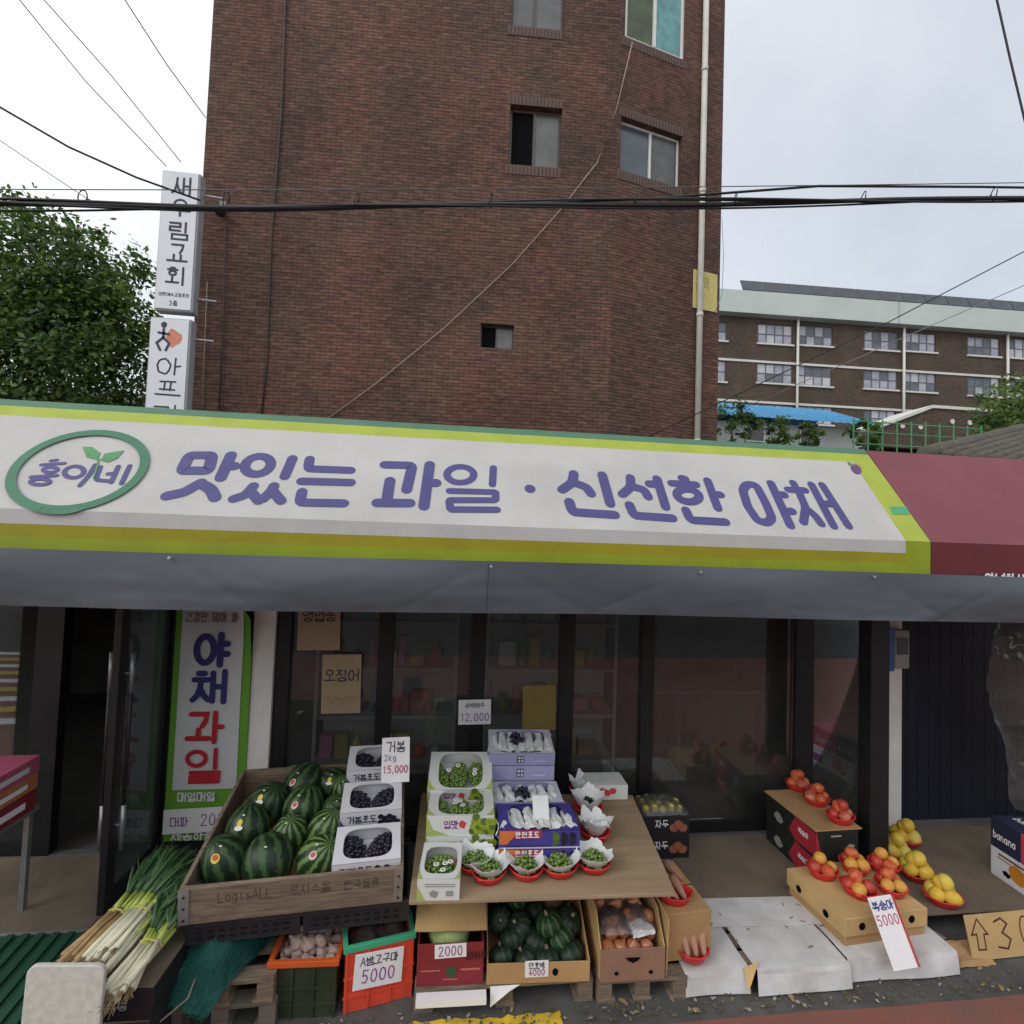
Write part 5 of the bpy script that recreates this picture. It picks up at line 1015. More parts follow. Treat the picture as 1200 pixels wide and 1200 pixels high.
# cabbage carton
DRC = mat('dark_red_carton', (.20, .018, .028), .6, .12); a, wd, rz = front((487, 1163), (566, 1159), .121); a.y = 2.79
t = thing('cabbage_carton', 'dark red carton of cabbage with a cardboard flap over it', 'carton', a, (0, 0, rz)); MB().open_box(wd, .4, .215, .005).build('box', DRC, t, bevel=.002)
q = MB(); q.T = Matrix.Translation((-.02, .03, .26)) @ Matrix.Rotation(R(18), 4, 'X'); q.grid(lambda u, v: ((wd+.035)*u, .33*v, .012*noise.noise(Vector((u*2, v*2, 1)))-.008*u), 8, 6); fl = q.build('flap', CARDB2, t); fl.modifiers.new('thick', 'SOLIDIFY').thickness = .004
panel(t, .02, wd*.35, .075, .083, mat('print_pinkish', (.45, .12, .12))); blob(t, wd*.52, .07, .03, .03, mat('print_leaf', (.03, .07, .03)), -.0018); panel(t, wd*.66, wd*.95, .075, .085, MC['print_pinkish']); panel(t, wd*.4, wd*.62, .03, .036, MC['print_pinkish'])
q = MB(); write(q, '양배추', wd*.72, .13, .04, .005, face_map(-.0018), gap=.05); q.build('lettering', mat('print_maroon', (.06, .006, .012)), t)
M_ = MW(a, (0, 0, rz)); CAB = mat('cabbage', (.20, .32, .09), .5, .2, 8, .3, 20, col2=(.38, .46, .2))
q = MB(); q.lathe([(r, z) for r, z in sph(.78, 12)], 24, fn=lambda an, z: 1+.05*math.sin(an*5+z*6)); o = q.build('cabbage', CAB, smooth=True); o.location = M_ @ Vector((wd*.47, .15, .165)); o.scale = (.115, .115, .11); tag(o, 'pale green cabbage under the flap of the dark red carton', 'cabbage')
card('price_card', 'white price card reading 2000 on the dark red cabbage carton', M_ @ Vector((wd*.50, -.006, .145)), (R(-2), R(-2), rz), .165, .068, [('2000', None, .013, .044, .005, INKP)])
o = MB().box(0, 0, 0, .36, .05, .035).build('styrofoam_strip', PAPER, loc=(-.09, 2.72, .075), rot=(0, 0, R(-1))); tag(o, 'white foam strip below the dark red carton', 'foam')
# kabocha carton
a, wd, rz = front((570, 1154), (691, 1150), .121)
t = thing('kabocha_carton', 'open brown cardboard carton of dark green kabocha squash', 'carton', a, (0, 0, rz)); dp = .42
q = MB(); q.box(0, 0, 0, wd, dp, .005); q.box(0, 0, .005, wd, .006, .105); q.build('box', CARDB, t, bevel=.002)
MB().box(0, dp-.006, .005, wd, dp, .30).build('back_panel', CARDB, t); MB().lathe([(0, .001), (.02, .001), (.02, 0)], 14).build('hand_hole', DARKIN, t, loc=(wd*.5, dp-.0075, .25), rot=(R(90), 0, 0))
for x in (0, wd-.006): q = MB(); q.T = Matrix.Translation((x, 0, 0)) @ Matrix.Rotation(R(90), 4, 'Z') @ Matrix.Scale(-1, 4, (0, 1, 0)); q.prism([(.0065, .005), (dp-.007, .005), (dp-.007, .29), (.0065, .105)], 0, .006); q.build('side_panel', CARDB, t)
blob(t, wd*.66, .055, .016, .02, DARKIN, -.0014, 'hand_hole', lump=.05)
M_ = MW(a, (0, 0, rz)); KAB = [melon_mat('kabocha_dark', (.012, .026, .016), (.03, .055, .036), 10, 5, .86, .14, .5), melon_mat('kabocha_green', (.014, .045, .016), (.08, .14, .06), 10, 4, .84, .12, .5), mat('kabocha_brown', (.09, .05, .02), .5, .3, 12, col2=(.05, .045, .02))]
km = [MB().lathe([(0, -.66), (.35, -.7), (.72, -.56), (.96, -.2), (1, .05), (.92, .36), (.68, .6), (.36, .68), (.14, .62), (0, .6)], 40, fn=lambda an, z: 1-.05*abs(math.sin(an*5))**.5*(1)).mesh('kabocha', mm, True) for mm in KAB]
STEM = mat('squash_stem', (.3, .27, .17), .8, .2, 20); stm = MB().tube([(0, 0, .58), (.03, 0, .8), (.06, .02, .86)], [.16, .11, .13], 8).mesh('stem', STEM, True)
for k, (x, y, z, i) in enumerate(((.09, .09, .065, 0), (.225, .085, .05, 0), (.35, .085, .045, 0), (.49, .09, .06, 0), (.085, .24, .14, 0), (.195, .18, .15, 0), (.37, .175, .165, 1), (.495, .21, .15, 0), (.195, .32, .21, 1), (.42, .335, .2, 2), (.08, .34, .10, 0), (.31, .3, .13, 0), (.50, .34, .1, 0), (.15, .15, .10, 0), (.29, .15, .095, 0), (.44, .15, .10, 1))):
    o = ob('kabocha', km[i]); s = random.uniform(.07, .08); o.scale = (s, s, s); o.location = M_ @ Vector((x*wd/.58, y, z+.01)); o.rotation_euler = (random.uniform(-.2, .9), random.uniform(-.5, .5), random.uniform(0, 6)); ob('stem', stm, o); tag(o, ['dark green kabocha squash in the cardboard carton', 'bright green striped kabocha squash in the cardboard carton', 'brownish kabocha squash leaning on the carton back'][i], 'squash', ['dark kabocha', 'green striped kabocha', None][i])
card('price_card', 'white price card reading 4000 on the kabocha carton', M_ @ Vector((wd*.48, -.006, .035)), (R(-2), R(-1), rz), .125, .082, [('단호박', None, .045, .028, .004, INK), ('4000', None, .01, .03, .004, INKP)])
o = MB().grid(lambda u, v: (.16*u*(1-.4*v), -.01-.03*v, -.08*v*(1-u*.9)), 6, 4).build('torn_paper', WRAP, loc=M_ @ Vector((.02, .004, -.004))); tag(o, 'torn pale paper scrap hanging below the kabocha carton', 'paper')
# onion carton
a, wd, rz = front((703, 1152), (779, 1148), .121)
t = thing('onion_carton', 'tall brown cardboard carton of bagged onions under the plywood board', 'carton', a, (0, 0, rz)); dp = .5
OC = mat('cardboard_reddish', (.27, .15, .10), .9, .14, 3, .15, 90)
q = MB(); q.box(0, 0, 0, wd, dp, .005); q.box(0, 0, .005, wd, .006, .17); q.build('box', OC, t, bevel=.002); MB().box(0, dp-.006, .005, wd, dp, .33).build('back_panel', CARDB, t)
for x, sk in ((0, -.03), (wd-.006, .04)):
    q = MB(); q.T = Matrix.Translation((x, 0, 0)) @ Matrix.Rotation(R(90), 4, 'Z') @ Matrix.Scale(-1, 4, (0, 1, 0)); q.prism([(.0065, .005), (dp-.007, .005), (dp-.007, .33), (.12, .30), (.0065, .17)], 0, .006); q.build('side_panel', CARDB2, t)
q = MB(); q.poly([(wd*.38, -.0014, .125), (wd*.62, -.0014, .125), (wd*.58, -.0014, .108), (wd*.5, -.0014, .095), (wd*.42, -.0014, .108)]); q.build('hand_hole', DARKIN, t)
for x in (.25, .78): blob(t, wd*x, .045, .013, .011, DARKIN, -.0014, 'hand_hole', lump=0)
M_ = MW(a, (0, 0, rz)); ON = mat('onion_skin', (.46, .19, .08), .28, 0, 1.6, col2=(.30, .09, .045), stretch=(3, 3, .6), spec=.6); om = MB().lathe([(0, -.85), (.3, -.84), (.7, -.62), (.96, -.2), (1, .1), (.88, .45), (.55, .74), (.22, .92), (.1, 1.15), (0, 1.2)], 20).mesh('onion', ON, True)
k = 0
for y, z, n in ((.055, .14, 4), (.12, .165, 4), (.15, .11, 3), (.19, .19, 4), (.27, .205, 4), (.35, .225, 4), (.43, .24, 3), (.15, .225, 3), (.24, .25, 3)):
    for i in range(n):
        o = ob('onion', om); s = random.uniform(.036, .044); o.scale = (s, s, s); o.location = M_ @ Vector((.05+(wd-.1)*(i+.5*(k % 2))/max(1, n-.5), y+random.uniform(-.01, .01), z)); o.rotation_euler = (random.uniform(-1.5, 1.5), random.uniform(-1.5, 1.5), random.uniform(0, 6)); tag(o, 'glossy copper brown onion in the tall cardboard carton', 'onion', 'onions in the carton')
    k += 1
for k, (x, y, z) in enumerate(((.1, .14, .215), (.24, .16, .22), (.17, .33, .26))):
    q = MB(); q.grid(lambda u, v: (.09*(u-.5)*2, .1*(v-.5)*2, .05*math.sin(u*3.14)**.6*math.sin(v*3.14)**.6+.016*noise.noise(Vector((u*7+k*5, v*7, 0)))), 14, 14); o = q.build('clear_bag', BAGM, smooth=True); o.matrix_world = M_ @ Matrix.Translation((x, y, z)); tag(o, 'clear plastic bag around the onions, %s' % ('at the kabocha side', 'at the loose cardboard side', 'at the back of the carton')[k], 'bag')
o = MB().grid(lambda u, v: (.14*(u-.5)+.01*math.sin(v*6), .1*(v-.5), .012*noise.noise(Vector((u*5, v*5, 3)))), 8, 8).build('paper_sheet', PAPER, loc=M_ @ Vector((wd*.68, .085, .215)), rot=(R(14), 0, .2)); tag(o, 'small white paper sheet lying on the onions', 'paper')
for k in range(2): o = MB().box(0, 0, 0, .008, .4, .30-.05*k).build('cardboard_sheet', CARDB2, loc=M_ @ Vector((wd+.012+k*.025, .02+.05*k, 0)), rot=(0, R(1.5), rz)); tag(o, ('upright loose cardboard sheet against the onion carton', 'lower loose cardboard sheet standing outside the other one')[k], 'cardboard')
# side carton with red baskets of roots
a, wd, rz = front((781, 1072), (834, 1066), .40); 
t = thing('brown_carton', 'closed orange brown cardboard carton beside the plywood board', 'carton', (a.x, a.y, .143), (0, 0, rz)); MB().box(0, 0, 0, wd, .44, .257).build('box', CARDB, t, bevel=.004); MB().box(-.001, .21, .2572, wd+.001, .216, .258).build('lid_gap', DARKIN, t)
ROOT = mat('pink_root', (.36, .17, .12), .6, .2, 14, col2=(.45, .24, .17))
def roots(loc, n, rz, label, group, tilt=.5):
    for k in range(n):
        q = MB(); L_ = .17; q.tube([(0, .0, 0), (0, L_*.12, 0), (0, L_*.5, .0), (.004, L_*.85, 0), (.005, L_*.97, 0), (.005, L_, 0)], [.005, .014, .023, .029, .024, .008], 12); o = q.build('root_vegetable', ROOT, smooth=True); o.matrix_world = Matrix.Translation(Vector(loc)+Vector((-.042+.046*k, -.05, .03))) @ Matrix.Rotation(rz+(k-1)*.16*-1, 4, 'Z') @ Matrix.Rotation(tilt, 4, 'X'); tag(o, label, 'root vegetable', group)
p = at(790, 1054, Z=.40); basket('red basket with pink roots on the orange brown carton', p, .10, .08, .05); roots(p, 3, .25, 'long pinkish root in the basket on the orange brown carton', 'roots on the carton', .12)
p = at(811, 1120, Z=.15); p.z = .148; basket('red basket with pink roots on the white cardboard', p, .09, .08, .05); roots(p, 3, .05, 'long pinkish root in the basket on the white cardboard', 'roots on the white cardboard', .95)
p = at(803, 1030, Z=.40); roots(p, 1, .1, 'single pinkish root lying at the back of the orange brown carton', None, .02)
# dark cartons with bagged fruit
a = Vector((1.47, 3.735, STEPZ+.001)); wd = .38
KBX = mat('black_carton', (.016, .013, .016), .5, .2); KMO = mat('print_peachy', (.30, .10, .06), .6, .3, 20)
for k in range(2):
    t = thing('fruit_carton', 'black printed fruit carton by the shop window, %s' % ('on the step', 'under the bag of yellow fruit')[k], 'carton', a+Vector((0, 0, k*.1555)), (0, 0, R(-1))); MB().box(0, 0, 0, wd, .26, .155).build('box', KBX, t, bevel=.003)
    for i in range(3): blob(t, wd*(.68+.09*i), .07+.025*(i % 2), .035, .03, KMO, -.0014-.0005*i, lump=.08)
    q = MB(); write(q, '자두', wd*.3, .075, .05, .007, face_map(-.0014)); q.build('lettering', PAPER, t)
for k in range(14): fruit('yellow_plum', 'small yellow green fruit in the clear bag on the black cartons', 'fruit', 'bagged yellow fruit', a+Vector((.06+(k % 5)*.065, .05+(k//5)*.07, .335+.01*(k % 2))), .03, YEL3[1])
q = MB(); q.grid(lambda u, v: (.0+wd*u, -.005+.26*v, .315+.075*(math.sin(u*3.14)*math.sin(v*3.14))**.4+.01*noise.noise(Vector((u*6, v*6, 5)))), 16, 14); tag(q.build('clear_bag', BAGM, smooth=True, loc=a), 'clear plastic bag over the yellow fruit on the black cartons', 'bag')
# ------------------------------------------------------------------ cardboard floor coverings
WCB = mat('white_cardboard', (.68, .67, .69), .8, 0, 4, .3, 18, col2=(.46, .44, .42), detail=9.); 
def sheet_fold(label, x0, x1, y0, y1, z, drop, seed, mt=WCB, name='white_cardboard_sheet'):
    def fn_(u, v):
        x = x0+(x1-x0)*u; nz_ = noise.noise(Vector((x*3+seed, v*3, seed)))
        if v < .25: t = v/.25; return (x+.01*nz_, y0-.02*(1-t)+.012*nz_, .012+(z-.012)*t**.9)
        t = (v-.25)/.75; return (x+.006*nz_, y0+(y1-y0)*t, z+.004*nz_)
    o = MB().grid(fn_, 14, 20).build(name, mt, smooth=False); s = o.modifiers.new('thick', 'SOLIDIFY'); s.thickness = .004; s.offset = 1; return tag(o, label, 'cardboard')
sheet_fold('white cardboard sheet folded over the pallet edge beside the torn corner', 1.36, 1.735, 2.765, 3.2, .126, 1, 1)
sheet_fold('white cardboard sheet folded over the pallet edge in the middle', 1.77, 2.33, 2.745, 3.23, .127, 1, 5)
sheet_fold('white cardboard sheet folded over the pallet edge under the price card', 2.345, 3.05, 2.785, 3.24, .128, 1, 9)
o = MB().box(0, 0, 0, .9, .24, .004).build('white_cardboard_sheet', WCB, loc=(1.62, 3.055, .135), rot=(0, 0, R(-2))); tag(o, 'flat white cardboard piece overlapping the brown floor cardboard', 'cardboard')
for k in range(12):
    p = (random.uniform(1.5, 2.4), random.uniform(2.85, 3.2), .1395); o = MB().box(0, 0, 0, random.uniform(.015, .04), .006, .002).build('cardboard_scrap', mat('scrap', (.2, .17, .13)), loc=p, rot=(0, 0, random.random()*3)); tag(o, 'tiny dark scrap lying on the white cardboard', 'scrap', 'scraps on the white cardboard')
q = MB(); q.grid(lambda u, v: (.09*u*(1-v), -.06*v, .03*u-.10*v), 6, 6); tag(q.build('torn_cardboard_corner', CARDB2, loc=(1.70, 2.76, .135)), 'torn brown cardboard corner curling at the gap between white sheets', 'cardboard')
o = MB().box(0, 0, 0, 1.0, .72, .005).build('cardboard_sheet', CARDB3, loc=(1.72, 3.26, STEPZ+.001), rot=(0, 0, R(-.5))); tag(o, 'large dull brown cardboard sheet covering the shop step', 'cardboard')
o = MB().box(0, 0, 0, 1.9, .92, .006).build('cardboard_sheet', CARDB3, loc=(3.0, 3.06, STEPZ+.002), rot=(0, 0, R(.5))); tag(o, 'large brown cardboard sheet in front of the navy shutter', 'cardboard')
o = MB().box(0, 0, 0, 1.4, .7, .005).build('cardboard_sheet', CARDB3, loc=(-3.4, 3.32, STEPZ+.001)); tag(o, 'brown cardboard sheet on the step before the open door', 'cardboard')
# black and red peach cartons
a, wd, rz = front((956, 972), (1006, 969), .5); a.z = 0
RCP = mat('carton_red', (.36, .025, .04), .55, .12); BKC = mat('carton_black', (.016, .02, .018), .5, .2)
bx = []
for k in range(2):
    t = thing('peach_carton', 'black and red printed fruit carton beside the black post, %s' % ('bottom one', 'under the brown board')[k], 'carton', (a.x, a.y, STEPZ+.008+k*.181), (0, 0, rz)); MB().box(0, 0, 0, wd, .53, .18).build('box', BKC, t, bevel=.003)
    for i, (pts, mm, e) in enumerate((([(-.0, .02), (.0, .16), (.20, .175), (.27, .05), (.2, .004), (.05, .004)], RCP, .0014), ([(.33, .06), (.37, .1), (.41, .1), (.44, .06), (.40, .03), (.36, .03)], mat('print_pale', (.3, .3, .28)), .0014))):
        q = MB(); q.poly([(-e, y, z) for y, z in pts][::-1]); q.build('printed_panel', mm, t)
    q = MB(); write(q, '복숭아', 0, 0, .035, .006, lambda u, v, o_: (-.0022-o_, .17-u, .08+v), gap=.05); q.build('lettering', PAPER, t)
    panel(t, wd*.35, wd*.6, .13, .142, MC['print_pale']); blob(t, wd*.82, .06, .03, .015, MC['print_pale'], -.0014)
    q = MB(); q.poly([(0, -.0012, .0), (wd*.14, -.0012, .0), (wd*.02, -.0012, .17), (0, -.0012, .17)]); q.build('printed_panel', RCP, t)
ztop = STEPZ+.008+.361; o = MB().box(-.01, -.01, 0, wd+.02, .55, .008).build('cardboard_cover', CARDB, loc=(a.x, a.y, ztop), rot=(0, 0, rz)); tag(o, 'flat brown cardboard lid on the black and red cartons', 'cardboard')
for k, (px, py, wh) in enumerate(((935, 924, 'on the black cartons nearest the glass'), (957, 941, 'on the black cartons, middle of three'), (985, 962, 'on the black cartons next to the post'))):
    p = at(px, py, Z=ztop+.01); p.z = ztop+.009; basket('red basket of peaches '+wh, p, .1, .085, .05, rz=.3); fill(p, PCHB+PEACH[:2], 'peach', 'blushing peach in the basket '+wh, 'peach', 'peaches '+wh, .04, 6, .052)
# cardboard carton with nectarine baskets
a, wd, rz = front((990, 1111), (1087, 1096), .132); zt = at(987, 1078, Y=a.y).z
t = thing('brown_carton', 'brown cardboard carton with round vent holes under the nectarine baskets', 'carton', a, (0, 0, rz)); hh = zt-a.z
MB().box(.012, .01, 0, wd-.012, .46, hh*.35).build('base', CARDB, t, bevel=.003); MB().box(0, 0, hh*.3502, wd, .47, hh).build('lid', CARDB2, t, bevel=.004)
for x in (.2, .8): MB().lathe([(.022, 0), (.022, .002), (.015, .002), (0, .001)], 14).build('vent_hole', DARKIN, t, loc=(wd*x, -.0005, hh*.68), rot=(R(90), 0, 0))
for y in (.14, .36): MB().lathe([(.022, 0), (.022, .002), (.015, .002), (0, .001)], 14).build('vent_hole', DARKIN, t, loc=(-.0005, y, hh*.6), rot=(0, R(-90), 0))
nb = [(964, 1024, 'at the corner over the long side'), (1001, 1018, 'at the back beside the corner basket'), (1006, 1046, 'at the front left of the price card'), (1036, 1018, 'at the back by the yellow fruit'), (1044, 1043, 'right behind the price card')]
for k, (px, py, wh) in enumerate(nb):
    p = at(px, py, Z=zt+.01); p.z = zt+.002; basket('red basket of nectarines '+wh.replace('front left', 'front beside').replace('of the price card', 'the price card'), p, .1, .088, .05, rz=.2+k); fill(p, PEACH, 'nectarine', 'red and yellow nectarine in the basket '+wh.replace('front left of', 'front beside'), 'nectarine', 'nectarines '+wh, .042, 5, .054, .95, .5*k)
yb = [(1105, 1055, 'at the edge of the brown floor cardboard'), (1074, 1026, 'behind the edge basket'), (1049, 1002, 'between the post and the nectarines'), (1061, 985, 'farthest back in front of the white column')]
for k, (px, py, wh) in enumerate(yb):
    p = at(px, py, Z=STEPZ+.02); p.z = STEPZ+.0095
    if k == 0: p.y = max(p.y, 3.1)
    basket('red basket of yellow fruit '+wh, p, .115, .1, .05, rz=.4*k); fill(p, YEL3, 'yellow_fruit', 'oval yellow fruit in the basket '+wh, 'fruit', 'yellow fruit '+wh, .047, 6, .062, 1.18, .4)
c = at(1062, 1136, Z=.135)
t = card('price_card', 'tall white price card with a red edge reading 5000 leaning on the brown carton', c, (R(-26), R(-8), R(-3)), .145, .335, [('복숭아', None, .27, .042, .007, INKB), ('5000', None, .2, .052, .006, INKR)]); MB().box(.0735, -.004, 0, .084, .018, .33).build('red_edge', mat('card_red_edge', (.42, .06, .05)), t)
# hand lettered cardboard sign, rolled cardboard, navy boxes
c = at(1188, 1135, Z=.012); t = card('cardboard_sign', 'brown cardboard sign with a hand drawn arrow and 3 leaning on the step', (at(1147, 1134, Z=.01).x+.26, 2.85, .012), (R(-14), 0, R(2)), .5, .235, [], cat='sign', cmat=CARDB2, t=.005)
q = MB(); write(q, '^', -.225, .05, .16, .009, face_map(), narrow=.75, jit=.03); q.build('lettering', mat('marker_brown', (.09, .03, .02)), t); q = MB(); write(q, '3', -.06, .045, .16, .011, face_map(), narrow=.8); q.build('lettering', MC['marker_brown'], t); q = MB(); write(q, '0', .12, .045, .16, .009, face_map()); q.build('lettering', mat('marker_brown', (.09, .03, .02)), t)
q = MB(); q.tube([(3.12, 2.92, .05), (2.98, 3.22, .06)], .045, 14, caps=False); o = q.build('cardboard_roll', CARDB3, smooth=True); o.modifiers.new('thick', 'SOLIDIFY').thickness = .006; tag(o, 'rolled brown cardboard tube beside the hand lettered sign', 'cardboard')
o = MB().grid(lambda u, v: (.3*u, .12*v+.02*u, .02+.06*v-.02*u+.02*noise.noise(Vector((u*3, v*3, 2)))), 8, 6).build('cardboard_scrap', CARDB, loc=(3.06, 2.80, 0)); tag(o, 'torn cardboard scrap on the ground below the rolled cardboard', 'cardboard')
NAVY = mat('navy_carton', (.018, .024, .055), .5, .15); PINK = mat('pink_carton', (.50, .05, .11), .5, .1); pf, pn = at(1161, 1022, Z=.13), at(1201, 1050, Z=.13)
rz = math.atan2(pn.y-pf.y, pn.x-pf.x); Lb = .62
t = thing('juice_carton', 'white printed carton with an orange fruit picture under the navy carton', 'carton', (pf.x, pf.y, STEPZ+.009), (0, 0, rz)); MB().box(0, 0, 0, Lb, .4, .2).build('box', WBX, t, bevel=.003)
blob(t, .2, .1, .065, .06, mat('print_orange2', (.52, .2, .02)), -.0016, lump=.08); panel(t, .06, .34, .162, .178, mat('print_brown', (.16, .08, .04))); panel(t, .05, .3, .14, .148, MC['print_brown']); blob(t, .12, .06, .03, .02, DARKIN, -.0012); panel(t, .38, .5, .04, .12, INKP)
t2 = thing('banana_carton', 'navy carton with white lettering stacked on the white juice carton', 'carton', (pf.x, pf.y, STEPZ+.2105), (0, 0, rz)); MB().box(0, 0, 0, .215, .4, .21).build('box', NAVY, t2, bevel=.003)
q = MB(); write(q, 'banana', .02, .07, .05, .007, face_map(), gap=.06, narrow=.5); q.build('lettering', PAPER, t2); q = MB(); write(q, 'banana', .04, .12, .06, .008, lambda u, v, o_: (u, .0+v, .2112+o_), gap=.06, narrow=.5); q.build('lettering', PAPER, t2)
t3 = thing('banana_carton', 'pink carton with pale lettering beside the navy carton', 'carton', (pf.x+.22*math.cos(rz), pf.y+.22*math.sin(rz), STEPZ+.2105), (0, 0, rz)); MB().box(0, 0, 0, .34, .4, .2).build('box', PINK, t3, bevel=.003); q = MB(); write(q, 'banana', .04, .06, .06, .008, face_map(), gap=.06, narrow=.5); q.build('lettering', LAVW, t3)
# clear vinyl curtain, meter box
VIN = glass('clear_vinyl', (.74, .68, .60), .06, .30)
def drape(u, v):
    x = 4.50+1.0*u; f = .05*math.sin(u*19+v*2+2*noise.noise(Vector((u*3, v*4, 3))))+.06*noise.noise(Vector((u*4, v*3, 0)))+.05*abs(noise.noise(Vector((u*9+v*5, v*7-u*4, 8))))+.02*noise.noise(Vector((u*24, v*26, 2))); b_ = .16*math.sin(min(1, max(0, (1-v)*1.15))*3.14)*(1-u)
    return (x-b_, 3.62+f, .42+1.9*v)
tag(MB().grid(drape, 90, 90).build('vinyl_curtain', VIN, smooth=True), 'clear crumpled vinyl curtain hanging over the navy shutter', 'curtain')
p = at(1050, 782, Y=3.98); t = thing('meter_box', 'small pale meter box with blue tape on top of the white column', 'meter box', (p.x-.02, 3.93, p.z)); MB().box(-.04, 0, 0, .1, .1, .32).build('case', mat('meter_grey', (.34, .33, .31), .6), t, bevel=.01); MB().box(-.095, -.005, -.02, -.045, .09, .34).build('blue_strip', mat('blue_tape', (.05, .14, .35), .5, .2), t, bevel=.004); MB().box(-.02, -.006, .12, .08, -.001, .26).build('dial_window', DULLG, t)
# ------------------------------------------------------------------ left side: ramp, board, spring onions, net, carton stand
GM = mat('green_ramp', (.02, .075, .045), .5, .15, 4); t = thing('green_ramp', 'dark green ribbed plastic ramp before the door', 'ramp', (-3.5, 2.5, 0)); tl = math.atan2(.1, .78)
q = MB(); q.T = Matrix.Translation((0, 0, .008)) @ Matrix.Rotation(tl, 4, 'X'); q.box(0, 0, 0, 1.78, .8, .014); q.build('plate', GM, t, bevel=.004)
for k in range(9):
    q = MB(); q.T = Matrix.Translation((0, 0, .008)) @ Matrix.Rotation(tl, 4, 'X'); x = 1.1+k*.078; q.box(x, .005, .0145, x+.04, .795, .03); q.build('rib', GM, t, bevel=.004)
Yb = 2.34; pl, pr = at(23, 1141, Y=Yb), at(116, 1148, Y=Yb); wd = pr.x-pl.x; hh = pl.z
t = thing('white_board', 'white speckled plastic board with rounded corners standing before the green ramp', 'board', (pl.x, Yb, 0), (R(-3), 0, 0)); r_ = .035; out = []
for cx, cz, a0 in ((r_, r_, 180), (wd-r_, r_, 270), (wd-r_, hh-r_-.012, 0), (r_, hh-r_, 90)):
    for k in range(6): a = R(a0+k*18); out.append((cx+r_*math.cos(a), cz+r_*math.sin(a)))
MB().prism(out, 0, .022).build('panel', mat('speckled_white', (.52, .51, .46), .75, .14, 30), t, bevel=.004)
for k in range(3):
    tt = thing('produce_carton', 'dark flat produce carton under the spring onions, %s' % ('bottom of the stack', 'middle of the stack', 'top of the stack')[k], 'carton', (-1.62+.01*k, 2.50+.012*k, .001+k*.145), (0, 0, R(2-2*k))); MB().box(0, 0, 0, .37, .5, .135).build('box', BLACKP if k < 2 else KBX, tt, bevel=.004); MB().box(.005, .005, .1355, .365, .495, .143).build('lid', CARDB3, tt, bevel=.002)
    q = MB(); write(q, '농산물직송', .06, .05, .04, .005, face_map(-.0014), gap=.1); q.build('lettering', MC['print_pale'], tt)
WST = mat('onion_white', (.62, .60, .45), .5, .08, 20); YST2 = mat('onion_yellowgreen', (.32, .40, .08), .5, .15, 20); GLF = mat('onion_leaf', (.022, .06, .026), .45, .3, 12, col2=(.05, .11, .035)); RTS = mat('onion_roots', (.26, .19, .11), .9, .2, 30); TIE = mat('tie_band', (.45, .38, .1), .6)
def spring_onions(label, base, tip, n, brown, seed):
    rd = random.Random(seed); base, tip = Vector(base), Vector(tip); d = (tip-base); Ln = d.length; d.normalize(); t = thing('spring_onion_bundle', label, 'spring onions', base)
    sd = d.cross(Vector((0, 0, 1))).normalized(); up = sd.cross(d); wq, yq, gq, rq = MB(), MB(), MB(), MB()
    for k in range(n):
        o_ = sd*rd.uniform(-.06, .06)+up*(rd.uniform(0, .055))+d*rd.uniform(-.05, .03); e = sd*rd.gauss(0, .02)+up*rd.uniform(-.01, .02); a = o_; b_ = o_*.8+d*Ln*.42; c = o_*.9+d*Ln*.58+e*.2
        r = rd.uniform(.008, .013); wq.tube([a, a*.5+b_*.5+up*.004+sd*rd.gauss(0, .008), b_], [r*1.3, r, r*.95], 6); yq.tube([b_, c], [r*.97, r*1.0], 6)
        for j in range(5):
            f = e*(1+j*.3)+sd*rd.gauss(0, .018); L2 = rd.uniform(.45, .85); gq.tube([c, c+d*Ln*.2*L2+f*.4+up*.012, c+d*Ln*.45*L2+f+up*rd.uniform(-.02, .03), c+d*Ln*.62*L2+f*1.6-Vector((0, 0, rd.uniform(.0, .05)))], [r*.8, r*.85, r*.6, .001], 5)
        for j in range(8): rq.tube([a, a-d*rd.uniform(.02, .06)+sd*rd.gauss(0, .016)+up*rd.gauss(0, .012)], [.003, .001], 4, False)
    wq.build('white_stems', mat('onion_brownish', (.36, .24, .11), .7, .25, 20) if brown else WST, t, smooth=True); yq.build('stem_tops', YST2, t, smooth=True); gq.build('leaves', GLF, t, smooth=True); rq.build('roots', RTS, t)
    m = d*Ln*.4+up*.022; q = MB(); q.tube([m+sd*(.055*math.cos(a))+up*(.036*math.sin(a)) for a in [k*.5 for k in range(14)]], .004, 5); q.build('tie', TIE, t)
zb = .447
spring_onions('spring onion bundle with earthy brown stems on the dark cartons', at(82, 1135, Z=zb+.02), at(205, 1008, Z=.58), 24, True, 1); spring_onions('spring onion bundle with clean white stems, in the middle of the three', at(106, 1152, Z=zb+.03), at(220, 1026, Z=.60), 30, False, 2); spring_onions('spring onion bundle with clean white stems, next to the green net', at(140, 1163, Z=zb+.02), at(222, 1050, Z=.57), 22, False, 3)
spring_onions('spring onion bundle with muddy stems on top of the others', at(120, 1128, Z=zb+.07), at(222, 1008, Z=.64), 24, False, 4)
